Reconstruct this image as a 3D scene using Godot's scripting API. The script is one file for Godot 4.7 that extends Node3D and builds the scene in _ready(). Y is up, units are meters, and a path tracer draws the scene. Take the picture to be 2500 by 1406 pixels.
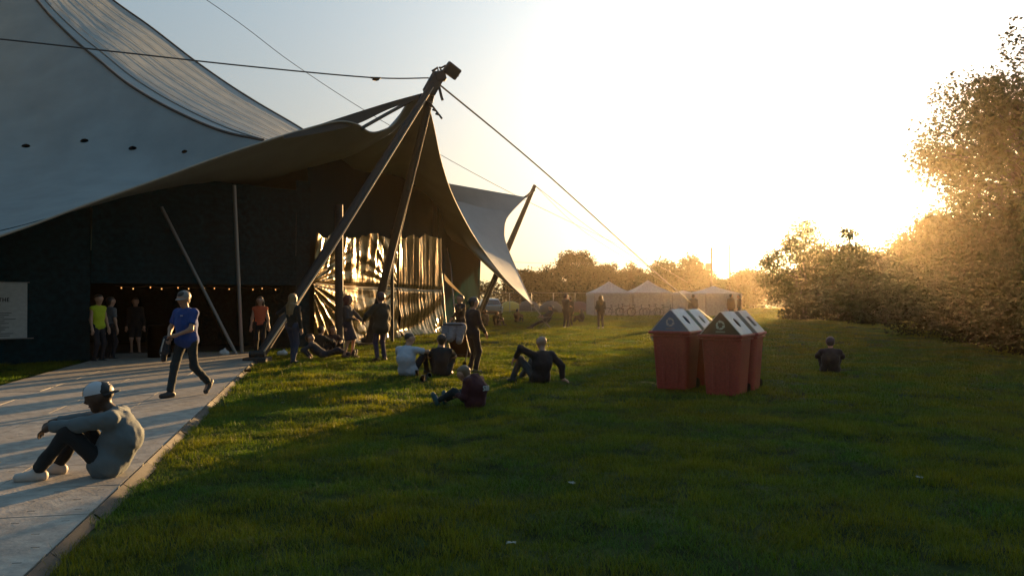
extends Node3D
# A summer evening at a festival field: a big pointed marquee, people on the grass, low sun between trees.
# Metres, y up; the camera stands at the origin at eye height and looks towards -z.

const FOCAL := 2080.0          # focal length in pixels of the 2500 pixel wide photograph
const EYE := 1.7
const SUN_AZ := 0.374          # radians to the right of the view axis
const SUN_EL := 0.078

var mats := {}
const EXPOSURE := 4.0
const SUN_POWER := 1.6
const HAZE := 0.00026
const HAZE_AHEAD := 0.9
const SKY_AWAY := 0.5
const SKY_POWER := 0.255
const SKY_GLOW := 4.6
var counts := {}
var relief: FastNoiseLite
var fold_noise: FastNoiseLite

# ---------------------------------------------------------------- geometry helper
class Geo:
	var v := PackedVector3Array()
	var n := PackedVector3Array()
	var t := PackedVector2Array()
	var c := PackedColorArray()
	var ix := PackedInt32Array()

	func tri(a: Vector3, b: Vector3, d: Vector3) -> void:
		var m := (b - a).cross(d - a).normalized()
		var k := v.size()
		v.append(a); v.append(b); v.append(d)
		n.append(m); n.append(m); n.append(m)
		ix.append(k); ix.append(k + 2); ix.append(k + 1)

	func quad(a: Vector3, b: Vector3, d: Vector3, e: Vector3) -> void:
		var m := (d - a).cross(e - b).normalized()
		var k := v.size()
		v.append(a); v.append(b); v.append(d); v.append(e)
		n.append(m); n.append(m); n.append(m); n.append(m)
		ix.append_array(PackedInt32Array([k, k + 2, k + 1, k, k + 3, k + 2]))

	# box with chamfered edges; s is the full size
	func box(xf: Transform3D, s: Vector3, ch := 0.0) -> void:
		var h := s * 0.5
		var q := minf(ch, minf(h.x, minf(h.y, h.z)) * 0.8)
		if q <= 0.0:
			for ax in 3:
				for sg in [-1.0, 1.0]:
					var p := []
					for w in [[-1, -1], [1, -1], [1, 1], [-1, 1]]:
						var o := Vector3.ZERO
						o[ax] = h[ax] * sg
						o[(ax + 1) % 3] = h[(ax + 1) % 3] * w[0]
						o[(ax + 2) % 3] = h[(ax + 2) % 3] * w[1]
						p.append(xf * o)
					if sg > 0: quad(p[0], p[1], p[2], p[3])
					else: quad(p[0], p[3], p[2], p[1])
			return
		for ax in 3:
			var b := (ax + 1) % 3
			var d := (ax + 2) % 3
			for sg in [-1.0, 1.0]:
				var p := []
				for w in [[-1, -1], [1, -1], [1, 1], [-1, 1]]:
					var o := Vector3.ZERO
					o[ax] = h[ax] * sg
					o[b] = (h[b] - q) * w[0]
					o[d] = (h[d] - q) * w[1]
					p.append(xf * o)
				if sg > 0: quad(p[0], p[1], p[2], p[3])
				else: quad(p[0], p[3], p[2], p[1])
			for sb in [-1.0, 1.0]:
				for sd in [-1.0, 1.0]:
					var p := []
					for w in [[-1, 0], [1, 0], [1, 1], [-1, 1]]:
						var o := Vector3.ZERO
						o[ax] = (h[ax] - q) * w[0]
						o[b] = (h[b] if w[1] == 0 else h[b] - q) * sb
						o[d] = (h[d] - q if w[1] == 0 else h[d]) * sd
						p.append(xf * o)
					if sb * sd > 0: quad(p[0], p[1], p[2], p[3])
					else: quad(p[0], p[3], p[2], p[1])
		for sx in [-1.0, 1.0]:
			for sy in [-1.0, 1.0]:
				for sz in [-1.0, 1.0]:
					var a := xf * Vector3(h.x * sx, (h.y - q) * sy, (h.z - q) * sz)
					var b := xf * Vector3((h.x - q) * sx, h.y * sy, (h.z - q) * sz)
					var d := xf * Vector3((h.x - q) * sx, (h.y - q) * sy, h.z * sz)
					if sx * sy * sz > 0: tri(a, b, d)
					else: tri(a, d, b)

	# round tube along points; r is one radius or one per point
	func tube(pts: Array, r, sides := 8, caps := true) -> void:
		var cnt := pts.size()
		var dirn: Vector3 = (pts[1] - pts[0]).normalized()
		var up := Vector3.UP if absf(dirn.y) < 0.9 else Vector3.RIGHT
		var sx := dirn.cross(up).normalized()
		var k := v.size()
		for i in cnt:
			var dd: Vector3 = (pts[mini(i + 1, cnt - 1)] - pts[maxi(i - 1, 0)]).normalized()
			sx = (sx - dd * sx.dot(dd)).normalized()
			var sy := dd.cross(sx)
			var rad: float = r[i] if r is Array else r
			for j in sides:
				var a := TAU * j / sides
				var m := sx * cos(a) + sy * sin(a)
				v.append(pts[i] + m * rad); n.append(m)
		for i in cnt - 1:
			for j in sides:
				var p := k + i * sides + j
				var q := k + i * sides + (j + 1) % sides
				ix.append_array(PackedInt32Array([p, q + sides, q, p, p + sides, q + sides]))
		if caps:
			for e in [0, cnt - 1]:
				var dd: Vector3 = (pts[0] - pts[1]).normalized() if e == 0 else (pts[cnt - 1] - pts[cnt - 2]).normalized()
				var m := v.size()
				for j in sides:
					v.append(v[k + e * sides + j]); n.append(dd)
				for j in range(1, sides - 1):
					if e == 0: ix.append_array(PackedInt32Array([m, m + j, m + j + 1]))
					else: ix.append_array(PackedInt32Array([m, m + j + 1, m + j]))

	func lathe(prof: Array, sides: int, xf := Transform3D()) -> void:
		var k := v.size()
		var cnt := prof.size()
		for i in cnt:
			var a: Vector2 = prof[maxi(i - 1, 0)]
			var b: Vector2 = prof[mini(i + 1, cnt - 1)]
			var tn := (b - a).normalized()
			for j in sides + 1:
				var w := TAU * j / sides
				v.append(xf * Vector3(cos(w) * prof[i].x, prof[i].y, sin(w) * prof[i].x))
				n.append((xf.basis * Vector3(cos(w) * tn.y, -tn.x, sin(w) * tn.y)).normalized())
		for i in cnt - 1:
			for j in sides:
				var p := k + i * (sides + 1) + j
				ix.append_array(PackedInt32Array([p, p + sides + 1, p + 1, p + 1, p + sides + 1, p + sides + 2]))

	# smooth sheet from rows of points
	func sheet(rows: Array, flip := false) -> void:
		var k := v.size()
		var nr := rows.size()
		var nc: int = rows[0].size()
		for i in nr:
			for j in nc:
				var du: Vector3 = rows[mini(i + 1, nr - 1)][j] - rows[maxi(i - 1, 0)][j]
				var dv: Vector3 = rows[i][mini(j + 1, nc - 1)] - rows[i][maxi(j - 1, 0)]
				if du.length() < 1e-5:
					du = rows[mini(i + 1, nr - 1)][nc / 2] - rows[maxi(i - 1, 0)][nc / 2]
				if dv.length() < 1e-5:
					dv = rows[nr / 2][mini(j + 1, nc - 1)] - rows[nr / 2][maxi(j - 1, 0)]
				var m := du.cross(dv).normalized()
				v.append(rows[i][j]); n.append(-m if flip else m)
				t.append(Vector2(float(i) / (nr - 1), float(j) / (nc - 1)))
		for i in nr - 1:
			for j in nc - 1:
				var p := k + i * nc + j
				if flip: ix.append_array(PackedInt32Array([p, p + nc, p + nc + 1, p, p + nc + 1, p + 1]))
				else: ix.append_array(PackedInt32Array([p, p + nc + 1, p + nc, p, p + 1, p + nc + 1]))

	# polygon (counter-clockwise in xy) pushed out along z from z0 to z1, placed by xf
	func prism(poly: PackedVector2Array, z0: float, z1: float, xf := Transform3D()) -> void:
		var cnt := poly.size()
		var tris := Geometry2D.triangulate_polygon(poly)
		for i in range(0, tris.size(), 3):
			var a := poly[tris[i]]; var b := poly[tris[i + 1]]; var d := poly[tris[i + 2]]
			if (b - a).cross(d - a) < 0: var s := b; b = d; d = s
			tri(xf * Vector3(a.x, a.y, z1), xf * Vector3(b.x, b.y, z1), xf * Vector3(d.x, d.y, z1))
			tri(xf * Vector3(a.x, a.y, z0), xf * Vector3(d.x, d.y, z0), xf * Vector3(b.x, b.y, z0))
		for i in cnt:
			var a := poly[i]; var b := poly[(i + 1) % cnt]
			quad(xf * Vector3(a.x, a.y, z0), xf * Vector3(b.x, b.y, z0), xf * Vector3(b.x, b.y, z1), xf * Vector3(a.x, a.y, z1))

	func ball(at: Vector3, r: Vector3, sides := 10, b := Basis()) -> void:
		var prof := []
		var m := maxi(4, sides / 2)
		for i in m + 1:
			var a := -PI / 2 + PI * i / m
			prof.append(Vector2(cos(a), sin(a)))
		lathe(prof, sides, Transform3D(b * Basis.from_scale(r), at))

	func mesh() -> ArrayMesh:
		var am := ArrayMesh.new()
		if v.is_empty(): return am
		var a := []
		a.resize(Mesh.ARRAY_MAX)
		a[Mesh.ARRAY_VERTEX] = v
		a[Mesh.ARRAY_NORMAL] = n
		if t.size() == v.size(): a[Mesh.ARRAY_TEX_UV] = t
		if c.size() == v.size(): a[Mesh.ARRAY_COLOR] = c
		a[Mesh.ARRAY_INDEX] = ix
		am.add_surface_from_arrays(Mesh.PRIMITIVE_TRIANGLES, a)
		return am

# ---------------------------------------------------------------- naming and tagging
func numbered(parent: Node, called: String) -> String:
	var key := str(parent.get_instance_id()) + called
	var k: int = counts.get(key, 0)
	counts[key] = k + 1
	return called if k == 0 else "%s_%03d" % [called, k]

func tag(o: Node, label: String, category: String, group := "") -> Node:
	o.set_meta("label", label)
	o.set_meta("category", category)
	if group: o.set_meta("group", group)
	return o

func thing(called: String, label: String, category: String, at := Vector3.ZERO, turn := 0.0, group := "") -> Node3D:
	var o := Node3D.new()
	o.name = numbered(self, called)
	add_child(o, true)
	o.position = at
	o.rotation.y = turn
	tag(o, label, category, group)
	return o

func part(parent: Node, called: String, g, m: Material) -> MeshInstance3D:
	var o := MeshInstance3D.new()
	o.name = numbered(parent, called)
	o.mesh = g.mesh() if g is Geo else g
	o.material_override = m
	parent.add_child(o, true)
	return o

func setting(called: String, g, m: Material, kind := "structure") -> MeshInstance3D:
	var o := part(self, called, g, m)
	o.set_meta("kind", kind)
	return o

func spot(px: float, py: float, d: float) -> Vector3:      # a point at depth d along a sight line of the photograph
	return Vector3((px - 1250.0) / FOCAL * d, EYE - (py - 722.0) / FOCAL * d, -d)

func foot(px: float, py: float) -> Vector3:                # where a sight line meets the ground
	var d := EYE * FOCAL / (py - 722.0)
	var x := (px - 1250.0) / FOCAL * d
	return Vector3(x, ground_y(x, -d), -d)

func ground_y(x: float, z: float) -> float:
	var d := -z
	var right := -1.75 - 0.222 * d                          # right edge of the walkway
	var k := clampf((absf(x - (right - 2.1)) - 2.4) / 0.9, 0.0, 1.0)
	if d > 27.0: k = maxf(k, clampf((d - 27.0) / 3.0, 0.0, 1.0))
	var h := relief.get_noise_2d(x * 3.0, z * 3.0) * 0.075 + relief.get_noise_2d(x * 0.7 + 90.0, z * 0.7) * 0.05
	return h * k - 0.012 * (1.0 - k)

func mat(key: String, col: Color, rough := 0.8, opt := {}) -> StandardMaterial3D:
	if mats.has(key): return mats[key]
	var m := StandardMaterial3D.new()
	m.albedo_color = col.linear_to_srgb() if not opt.get("srgb", false) else col
	m.roughness = rough
	m.metallic = opt.get("metal", 0.0)
	m.cull_mode = BaseMaterial3D.CULL_DISABLED
	if opt.has("back"):
		m.backlight_enabled = true
		m.backlight = opt.back
	if opt.has("emit"):
		m.emission_enabled = true
		m.emission = opt.emit
		m.emission_energy_multiplier = opt.get("power", 1.0)
	if opt.has("grain"):                                    # world-scale grain: [noise frequency, lo colour factor, hi factor, repeats per metre]
		m.albedo_texture = grain_tex(opt.grain[0], opt.grain[1], opt.grain[2])
		m.uv1_triplanar = true
		m.uv1_world_triplanar = opt.get("world", true)
		m.uv1_scale = Vector3.ONE * opt.grain[3]
	if opt.has("bump"):                                     # [noise frequency, repeats per metre shared with grain, scale]
		m.normal_enabled = true
		m.normal_texture = bump_tex(opt.bump[0])
		m.normal_scale = opt.bump[2]
		m.uv1_triplanar = true
		m.uv1_world_triplanar = opt.get("world", true)
		m.uv1_scale = Vector3.ONE * opt.bump[1]
	if opt.has("rim"):
		m.rim_enabled = true
		m.rim = opt.rim
		m.rim_tint = 0.5
	if opt.has("spec"): m.metallic_specular = opt.spec
	if opt.get("vc", false): m.vertex_color_use_as_albedo = true
	mats[key] = m
	return m

var texs := {}
func grain_tex(freq: float, lo: float, hi: float) -> NoiseTexture2D:
	var key := "g%f_%f_%f" % [freq, lo, hi]
	if texs.has(key): return texs[key]
	var fn := FastNoiseLite.new()
	fn.seed = 11 + texs.size()
	fn.noise_type = FastNoiseLite.TYPE_SIMPLEX_SMOOTH
	fn.frequency = freq
	fn.fractal_octaves = 5
	var gr := Gradient.new()
	gr.set_color(0, Color(lo, lo, lo)); gr.set_color(1, Color(hi, hi, hi))
	var nt := NoiseTexture2D.new()
	nt.width = 512; nt.height = 512
	nt.seamless = true
	nt.noise = fn
	nt.color_ramp = gr
	texs[key] = nt
	return nt

func bump_tex(freq: float) -> NoiseTexture2D:
	var key := "b%f" % freq
	if texs.has(key): return texs[key]
	var fn := FastNoiseLite.new()
	fn.seed = 31 + texs.size()
	fn.noise_type = FastNoiseLite.TYPE_SIMPLEX_SMOOTH
	fn.frequency = freq
	fn.fractal_octaves = 4
	var nt := NoiseTexture2D.new()
	nt.width = 512; nt.height = 512
	nt.seamless = true
	nt.noise = fn
	nt.as_normal_map = true
	nt.bump_strength = 6.0
	texs[key] = nt
	return nt

# smooth curve through points
func curve(pts: Array, cnt: int) -> Array:
	var out := []
	var m := pts.size() - 1
	for i in cnt:
		var s := float(i) / (cnt - 1) * m
		var k := mini(int(s), m - 1)
		var f := s - k
		out.append((pts[k] as Vector3).cubic_interpolate(pts[k + 1], pts[maxi(k - 1, 0)], pts[mini(k + 2, m)], f))
	return out

# points spread evenly by length along a dense curve
func even(pts: Array, cnt: int) -> Array:
	var dense := curve(pts, 240)
	var acc := [0.0]
	for i in range(1, dense.size()): acc.append(acc[i - 1] + (dense[i] - dense[i - 1]).length())
	var out := []
	var j := 0
	for i in cnt:
		var want: float = acc[-1] * i / (cnt - 1)
		while j < dense.size() - 2 and acc[j + 1] < want: j += 1
		var span: float = maxf(acc[j + 1] - acc[j], 1e-6)
		out.append((dense[j] as Vector3).lerp(dense[j + 1], clampf((want - acc[j]) / span, 0.0, 1.0)))
	return out

# Coons patch between c0(u), c1(u) [same count] and d0(v), d1(v) [same count]; rows run along v
func coons(c0: Array, c1: Array, d0: Array, d1: Array, sag := 0.0) -> Array:
	var rows := []
	var nu := c0.size()
	var nv := d0.size()
	for j in nv:
		var fv := float(j) / (nv - 1)
		var row := []
		for i in nu:
			var fu := float(i) / (nu - 1)
			var p: Vector3 = c0[i].lerp(c1[i], fv) + d0[j].lerp(d1[j], fu)
			p -= (c0[0].lerp(c0[nu - 1], fu)).lerp(c1[0].lerp(c1[nu - 1], fu), fv)
			if sag > 0.0:                                   # the cloth hangs a little between its edges near the porch
				p.y -= sag * smoothstep(0.28, 0.5, fu) * (1.0 - smoothstep(0.5, 0.72, fu)) * 4.0 * fv * (1.0 - fv) * (1.3 - fv)
			row.append(p)
		rows.append(row)
	return rows

# ---------------------------------------------------------------- bodies: tapered capsules melted together and meshed as surface nets
# bone = [a, b, radius a, radius b, flat ends (1 at a, 2 at b)]
func blob(bones: Array, cell: float, k: float, fold := 0.0, freq := 9.0) -> Geo:
	var g := Geo.new()
	var lo := Vector3(1e9, 1e9, 1e9)
	var hi := -lo
	var reach := 3.2 / k + cell
	for b in bones:
		var r: float = maxf(b[2], b[3]) + reach + cell
		lo = lo.min((b[0] as Vector3).min(b[1]) - Vector3.ONE * r)
		hi = hi.max((b[0] as Vector3).max(b[1]) + Vector3.ONE * r)
	var nx := int((hi.x - lo.x) / cell) + 2
	var ny := int((hi.y - lo.y) / cell) + 2
	var nz := int((hi.z - lo.z) / cell) + 2
	var acc := PackedFloat32Array()
	acc.resize(nx * ny * nz)
	var sy := nx
	var sz := nx * ny
	for b in bones:
		var a: Vector3 = b[0]
		var ab: Vector3 = b[1] - a
		var ra: float = b[2]
		var dr: float = b[3] - ra
		var flat: int = b[4] if b.size() > 4 else 0
		var ln := ab.length()
		var inv := 1.0 / maxf(ab.length_squared(), 1e-9)
		var r: float = maxf(b[2], b[3]) + reach
		var l := ((a.min(b[1]) - Vector3.ONE * r - lo) / cell).floor()
		var h := ((a.max(b[1]) + Vector3.ONE * r - lo) / cell).ceil()
		for z in range(maxi(0, int(l.z)), mini(nz, int(h.z) + 1)):
			for y in range(maxi(0, int(l.y)), mini(ny, int(h.y) + 1)):
				var at := z * sz + y * sy
				for x in range(maxi(0, int(l.x)), mini(nx, int(h.x) + 1)):
					var p := lo + Vector3(x, y, z) * cell - a
					var s := p.dot(ab) * inv
					var sc := clampf(s, 0.0, 1.0)
					var d := (p - ab * sc).length() - (ra + dr * sc)
					if flat & 2 and s > 1.0: d = maxf(d, (s - 1.0) * ln)
					if flat & 1 and s < 0.0: d = maxf(d, -s * ln)
					if d < reach: acc[at + x] += exp(-k * d)
	var cnt := acc.size()
	if fold > 0.0:
		for z in nz:
			for y in ny:
				var at := z * sz + y * sy
				for x in nx:
					if acc[at + x] > 0.05 and acc[at + x] < 12.0:
						var p := lo + Vector3(x, y, z) * cell
						acc[at + x] *= exp(k * fold * fold_noise.get_noise_3d(p.x * freq, p.y * freq * 0.8, p.z * freq))
	var cellv := PackedInt32Array()
	cellv.resize(cnt)
	cellv.fill(-1)
	var offs := PackedInt32Array([0, 1, sy, sy + 1, sz, sz + 1, sz + sy, sz + sy + 1])
	var ea := PackedInt32Array([0, 2, 4, 6, 0, 1, 4, 5, 0, 1, 2, 3])
	var eb := PackedInt32Array([1, 3, 5, 7, 2, 3, 6, 7, 4, 5, 6, 7])
	for z in nz - 1:
		for y in ny - 1:
			var at := z * sz + y * sy
			for x in nx - 1:
				var i := at + x
				if acc[i] == 0.0 and acc[i + sz + sy + 1] == 0.0: continue
				var inside := 0
				for o in offs:
					if acc[i + o] >= 1.0: inside += 1
				if inside == 0 or inside == 8: continue
				var sum := Vector3.ZERO
				var hits := 0
				for e in 12:
					var va := acc[i + offs[ea[e]]]
					var vb := acc[i + offs[eb[e]]]
					if (va >= 1.0) == (vb >= 1.0): continue
					var la := log(maxf(va, 1e-3))
					var lb := log(maxf(vb, 1e-3))
					var f := la / (la - lb)
					var q := ea[e]
					var pa := Vector3(q & 1, (q >> 1) & 1, q >> 2)
					q = eb[e]
					sum += pa.lerp(Vector3(q & 1, (q >> 1) & 1, q >> 2), f)
					hits += 1
				cellv[i] = g.v.size()
				g.v.append(lo + (Vector3(x, y, z) + sum / hits) * cell)
				g.n.append(Vector3.ZERO)
	for z in range(1, nz - 1):
		for y in range(1, ny - 1):
			var at := z * sz + y * sy
			for x in range(1, nx - 1):
				var i := at + x
				if acc[i] == 0.0: continue
				var ins := acc[i] >= 1.0
				for ax in 3:
					var step := 1 if ax == 0 else (sy if ax == 1 else sz)
					if ins == (acc[i + step] >= 1.0): continue
					var u := sy if ax == 0 else (sz if ax == 1 else 1)
					var w := sz if ax == 0 else (1 if ax == 1 else sy)
					var a := cellv[i - u - w]
					var b := cellv[i - w]
					var c := cellv[i]
					var d := cellv[i - u]
					if a < 0 or b < 0 or c < 0 or d < 0: continue
					if not ins:
						var s := b; b = d; d = s
					var m := (g.v[c] - g.v[a]).cross(g.v[d] - g.v[b])
					g.n[a] += m; g.n[b] += m; g.n[c] += m; g.n[d] += m
					g.ix.append_array(PackedInt32Array([a, c, b, a, d, c]))
	for i in g.n.size(): g.n[i] = g.n[i].normalized()
	return g

func bend(a: Vector3, b: Vector3, l1: float, l2: float, pole: Vector3) -> Array:   # two-bone reach: [joint, end]
	var ab := b - a
	var d := clampf(ab.length(), 0.02, (l1 + l2) * 0.998)
	var dn := ab.normalized()
	var x := (l1 * l1 - l2 * l2 + d * d) / (2.0 * d)
	var h := sqrt(maxf(0.0, l1 * l1 - x * x))
	var pd := (pole - dn * pole.dot(dn)).normalized()
	return [a + dn * x + pd * h, a + dn * d]

# A figure that faces local +z; its left side is +x. Every length is for a 1.75 m adult, scaled by s.h
func person(label: String, at: Vector3, turn: float, s: Dictionary, group := "") -> Node3D:
	var t := thing("person", label, "person", at, turn, group)
	var h: float = s.get("h", 1.0)
	var cell: float = s.get("cell", 0.02)
	var kk: float = s.get("k", 1.15 / cell)
	kk = minf(kk, 75.0)
	var wide: float = s.get("wide", 1.0)
	var pel: Vector3 = s.get("pel", Vector3(0, 0.94, 0)) * h
	var neck: Vector3 = s.get("neck", pel / h + Vector3(0, 0.51, 0.0)) * h
	var mid: Vector3 = s.get("mid", (pel + neck) / (2.0 * h)) * h
	var sp := (neck - mid).normalized()
	var side: Vector3 = Vector3(1, 0, 0).rotated(Vector3.UP, s.get("twist", 0.0))
	side = (side + Vector3(0, s.get("tilt", 0.0), 0)).normalized()
	var look: Vector3 = s.get("look", Vector3(0, 0, 1)).normalized()
	var hup: Vector3 = s.get("headup", Vector3(0, 1, 0))
	hup = (hup - look * hup.dot(look)).normalized()
	var hx := hup.cross(look)
	var hc: Vector3 = s.head * h if s.has("head") else neck + (sp * 0.078 + hup * 0.085 + look * 0.03) * h
	var e: float = h * s.get("skull", 1.06)                # size of the head
	var hips := []
	var knees := []
	var ankles := []
	var toes := []
	var shs := []
	var elb := []
	var wri := []
	var fing := []
	for i in 2:
		var sg := 1.0 if i == 0 else -1.0
		var hip := pel + Vector3(sg * 0.09 * wide, -0.01, 0.0) * h
		var ank: Vector3 = s.get("fl" if i == 0 else "fr", Vector3(sg * 0.11, 0.085, 0.0)) * h
		var kp: Vector3 = s.get("kl" if i == 0 else "kr", Vector3(0.0, 0.1, 1.0))
		var leg := bend(hip, ank, 0.44 * h, 0.43 * h, kp)
		hips.append(hip); knees.append(leg[0]); ankles.append(leg[1])
		toes.append((s.get("tl" if i == 0 else "tr", Vector3(sg * 0.25, -0.12, 1.0)) as Vector3).normalized())
		var sh := neck - sp * 0.065 * h + side * sg * 0.165 * wide * h
		var hand: Vector3 = s.get("hl" if i == 0 else "hr", Vector3(sg * 0.26, 0.80, 0.06)) * h
		var ep: Vector3 = s.get("el" if i == 0 else "er", Vector3(sg * 0.5, -0.3, -1.0))
		var arm := bend(sh, hand, 0.29 * h, 0.255 * h, ep)
		shs.append(sh); elb.append(arm[0]); wri.append(arm[1])
		fing.append((s.get("dl" if i == 0 else "dr", (arm[1] - arm[0]).normalized() + Vector3(0, -0.25, 0)) as Vector3).normalized())
	var skin := mat("skin_" + s.get("skin", "fair"), {"fair": Color(0.42, 0.24, 0.16), "dark": Color(0.06, 0.033, 0.02), "tan": Color(0.33, 0.18, 0.11)}[s.get("skin", "fair")], 0.55)
	# --- body
	var bo := []
	bo.append([hc + hup * 0.035 * e - look * 0.022 * e, hc + hup * 0.03 * e + look * 0.018 * e, 0.082 * e, 0.08 * e])
	bo.append([hc - hup * 0.01 * e + look * 0.03 * e, hc - hup * 0.078 * e + look * 0.048 * e, 0.062 * e, 0.038 * e])
	bo.append([hc + hup * 0.012 * e + look * 0.095 * e, hc - hup * 0.018 * e + look * 0.112 * e, 0.009 * e, 0.014 * e])
	bo.append([hc + hup * 0.028 * e + look * 0.078 * e - hx * 0.03 * e, hc + hup * 0.028 * e + look * 0.078 * e + hx * 0.03 * e, 0.016 * e, 0.016 * e])
	for sg in [-1.0, 1.0]:
		bo.append([hc + hx * sg * 0.082 * e + hup * 0.015 * e - look * 0.01 * e, hc + hx * sg * 0.082 * e - hup * 0.02 * e, 0.014 * e, 0.011 * e])
	bo.append([neck - sp * 0.04 * h, hc - hup * 0.04 * h - look * 0.012 * h, 0.056 * h, 0.052 * h])
	bo.append([pel, mid, 0.10 * h * wide, 0.10 * h * wide])
	bo.append([mid, neck - sp * 0.1 * h, 0.10 * h * wide, 0.09 * h * wide])
	bo.append([shs[0], shs[1], 0.05 * h, 0.05 * h])
	for i in 2:
		bo.append([shs[i], elb[i], 0.046 * h, 0.038 * h])
		bo.append([elb[i], wri[i], 0.038 * h, 0.026 * h])
		bo.append([wri[i], wri[i] + fing[i] * 0.055 * h, 0.026 * h, 0.031 * h])
		bo.append([hips[i], knees[i], 0.072 * h, 0.052 * h])
		bo.append([knees[i], ankles[i], 0.05 * h, 0.034 * h])
		bo.append([ankles[i] - Vector3(0, 0.03, 0) * h, ankles[i] + toes[i] * 0.12 * h - Vector3(0, 0.03, 0) * h, 0.034 * h, 0.026 * h])
	var gb := blob(bo, cell, kk)
	for i in 2:
		var f: Vector3 = fing[i]
		var fs := f.cross(Vector3.UP if absf(f.y) < 0.85 else Vector3(0, 0, 1)).normalized()
		var fd := f.cross(fs).normalized()
		if fd.y > 0: fd = -fd
		var root: Vector3 = wri[i] + f * 0.07 * h
		for q in 4:
			var ln: float = [0.072, 0.084, 0.078, 0.06][q] * h
			var a := root + fs * (q - 1.5) * 0.0185 * h
			var b := a + f * ln * 0.55 + fd * ln * 0.12
			g_finger(gb, a, b, b + (f * 0.32 + fd * 0.4) * ln, h)
		var ts := fs * (1.0 if i == 0 else -1.0)
		var a2: Vector3 = wri[i] + f * 0.025 * h + ts * 0.026 * h
		g_finger(gb, a2, a2 + (f * 0.6 + ts * 0.6) * 0.045 * h, a2 + (f * 1.5 + ts * 0.55) * 0.045 * h, h * 1.15)
	part(t, "body", gb, skin)
	if cell < 0.019:                                       # eyes, brows and lips where they are large enough to be seen
		for sg in [-1.0, 1.0]:
			var ge := Geo.new()
			ge.ball(hc + look * 0.086 * e + hx * sg * 0.031 * e + hup * 0.008 * e, Vector3(0.012, 0.008, 0.008) * e, 8, Basis(hx, hup, look))
			part(t, "eye", ge, mat("eye", Color(0.03, 0.022, 0.018), 0.25))
			ge = Geo.new()
			ge.tube([hc + look * 0.088 * e + hx * sg * 0.014 * e + hup * 0.03 * e, hc + look * 0.09 * e + hx * sg * 0.032 * e + hup * 0.035 * e, hc + look * 0.078 * e + hx * sg * 0.05 * e + hup * 0.03 * e], 0.005 * e, 5)
			part(t, "eyebrow", ge, mat("brow", Color(0.03, 0.02, 0.012), 0.8))
		var gl := Geo.new()
		gl.tube([hc + look * 0.082 * e - hx * 0.024 * e - hup * 0.056 * e, hc + look * 0.094 * e - hup * 0.053 * e, hc + look * 0.082 * e + hx * 0.024 * e - hup * 0.056 * e], 0.0065 * e, 5)
		part(t, "mouth", gl, mat("lips", Color(0.20, 0.07, 0.06), 0.5))
	# --- clothes
	var top: Color = s.get("top", Color(0.03, 0.03, 0.035))
	var bot: Color = s.get("bot", Color(0.012, 0.014, 0.018))
	var loose: float = s.get("loose", 0.0)
	var tb := []
	var th: Vector3 = pel + (mid - pel) * s.get("hem", 0.0)
	tb.append([th - side * 0.055 * wide * h, th + side * 0.055 * wide * h, (0.112 + loose) * h * wide, (0.112 + loose) * h * wide])
	tb.append([th, mid, (0.125 + loose) * h * wide, (0.125 + loose) * h * wide, 1])
	tb.append([mid - side * 0.045 * h, mid + side * 0.045 * h, (0.115 + loose) * h * wide, (0.115 + loose) * h * wide])
	var ch := neck - sp * 0.13 * h
	tb.append([ch - side * 0.075 * wide * h, ch + side * 0.075 * wide * h, 0.112 * h, 0.112 * h])
	tb.append([mid, ch, 0.12 * h * wide, 0.12 * h * wide])
	tb.append([shs[0], shs[1], 0.066 * h, 0.066 * h])
	tb.append([neck - sp * 0.09 * h, neck - sp * 0.012 * h, 0.085 * h, 0.066 * h, 2])
	if s.get("hood", false):
		tb.append([neck - look * 0.07 * h - side * 0.05 * h - sp * 0.01 * h, neck - look * 0.07 * h + side * 0.05 * h - sp * 0.01 * h, 0.055 * h, 0.055 * h])
	for i in 2: tb.append([neck - sp * 0.035 * h, (neck - sp * 0.05 * h).lerp(shs[i], 0.75), 0.058 * h, 0.052 * h])
	var sleeve: String = s.get("sleeve", "long")
	for i in 2:
		if sleeve == "short":
			tb.append([shs[i], (shs[i] as Vector3).lerp(elb[i], 0.68), 0.064 * h, 0.066 * h, 2])
		elif sleeve == "long":
			tb.append([shs[i], elb[i], (0.063 + loose * 0.4) * h, (0.054 + loose * 0.4) * h])
			tb.append([elb[i], (elb[i] as Vector3).lerp(wri[i], 0.97), (0.053 + loose * 0.4) * h, (0.041 + loose * 0.3) * h, 2])
	var fold: float = s.get("fold", 0.009)
	part(t, s.get("topname", "shirt"), blob(tb, cell, kk, fold, 11.0), mat("cloth_%s" % top, top, 0.92, {"rim": 0.25, "bump": [0.12, 9.0, 0.5], "world": false}))
	var bb := []
	var legs: String = s.get("legs", "trousers")
	bb.append([hips[0], hips[1], 0.106 * h, 0.106 * h])
	bb.append([pel, pel.lerp(mid, 0.3), 0.108 * h * wide, 0.1 * h * wide, 2])
	for i in 2:
		if legs == "trousers":
			bb.append([hips[i], knees[i], 0.088 * h, 0.066 * h])
			bb.append([knees[i], (knees[i] as Vector3).lerp(ankles[i], 0.98), 0.065 * h, s.get("cuff", 0.054) * h, 2])
		elif legs == "shorts":
			bb.append([hips[i], (hips[i] as Vector3).lerp(knees[i], 0.9), 0.09 * h, 0.088 * h, 2])
	if legs == "skirt":
		var kn: Vector3 = (knees[0] + knees[1]) * 0.5
		bb.append([pel, kn, 0.125 * h, 0.185 * h, 2])
	part(t, {"trousers": "trousers", "shorts": "shorts", "skirt": "skirt"}[legs], blob(bb, cell, kk, fold, 10.0), mat("cloth_%s" % bot, bot, 0.9, {"rim": 0.2, "bump": [0.12, 9.0, 0.5], "world": false}))
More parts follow.
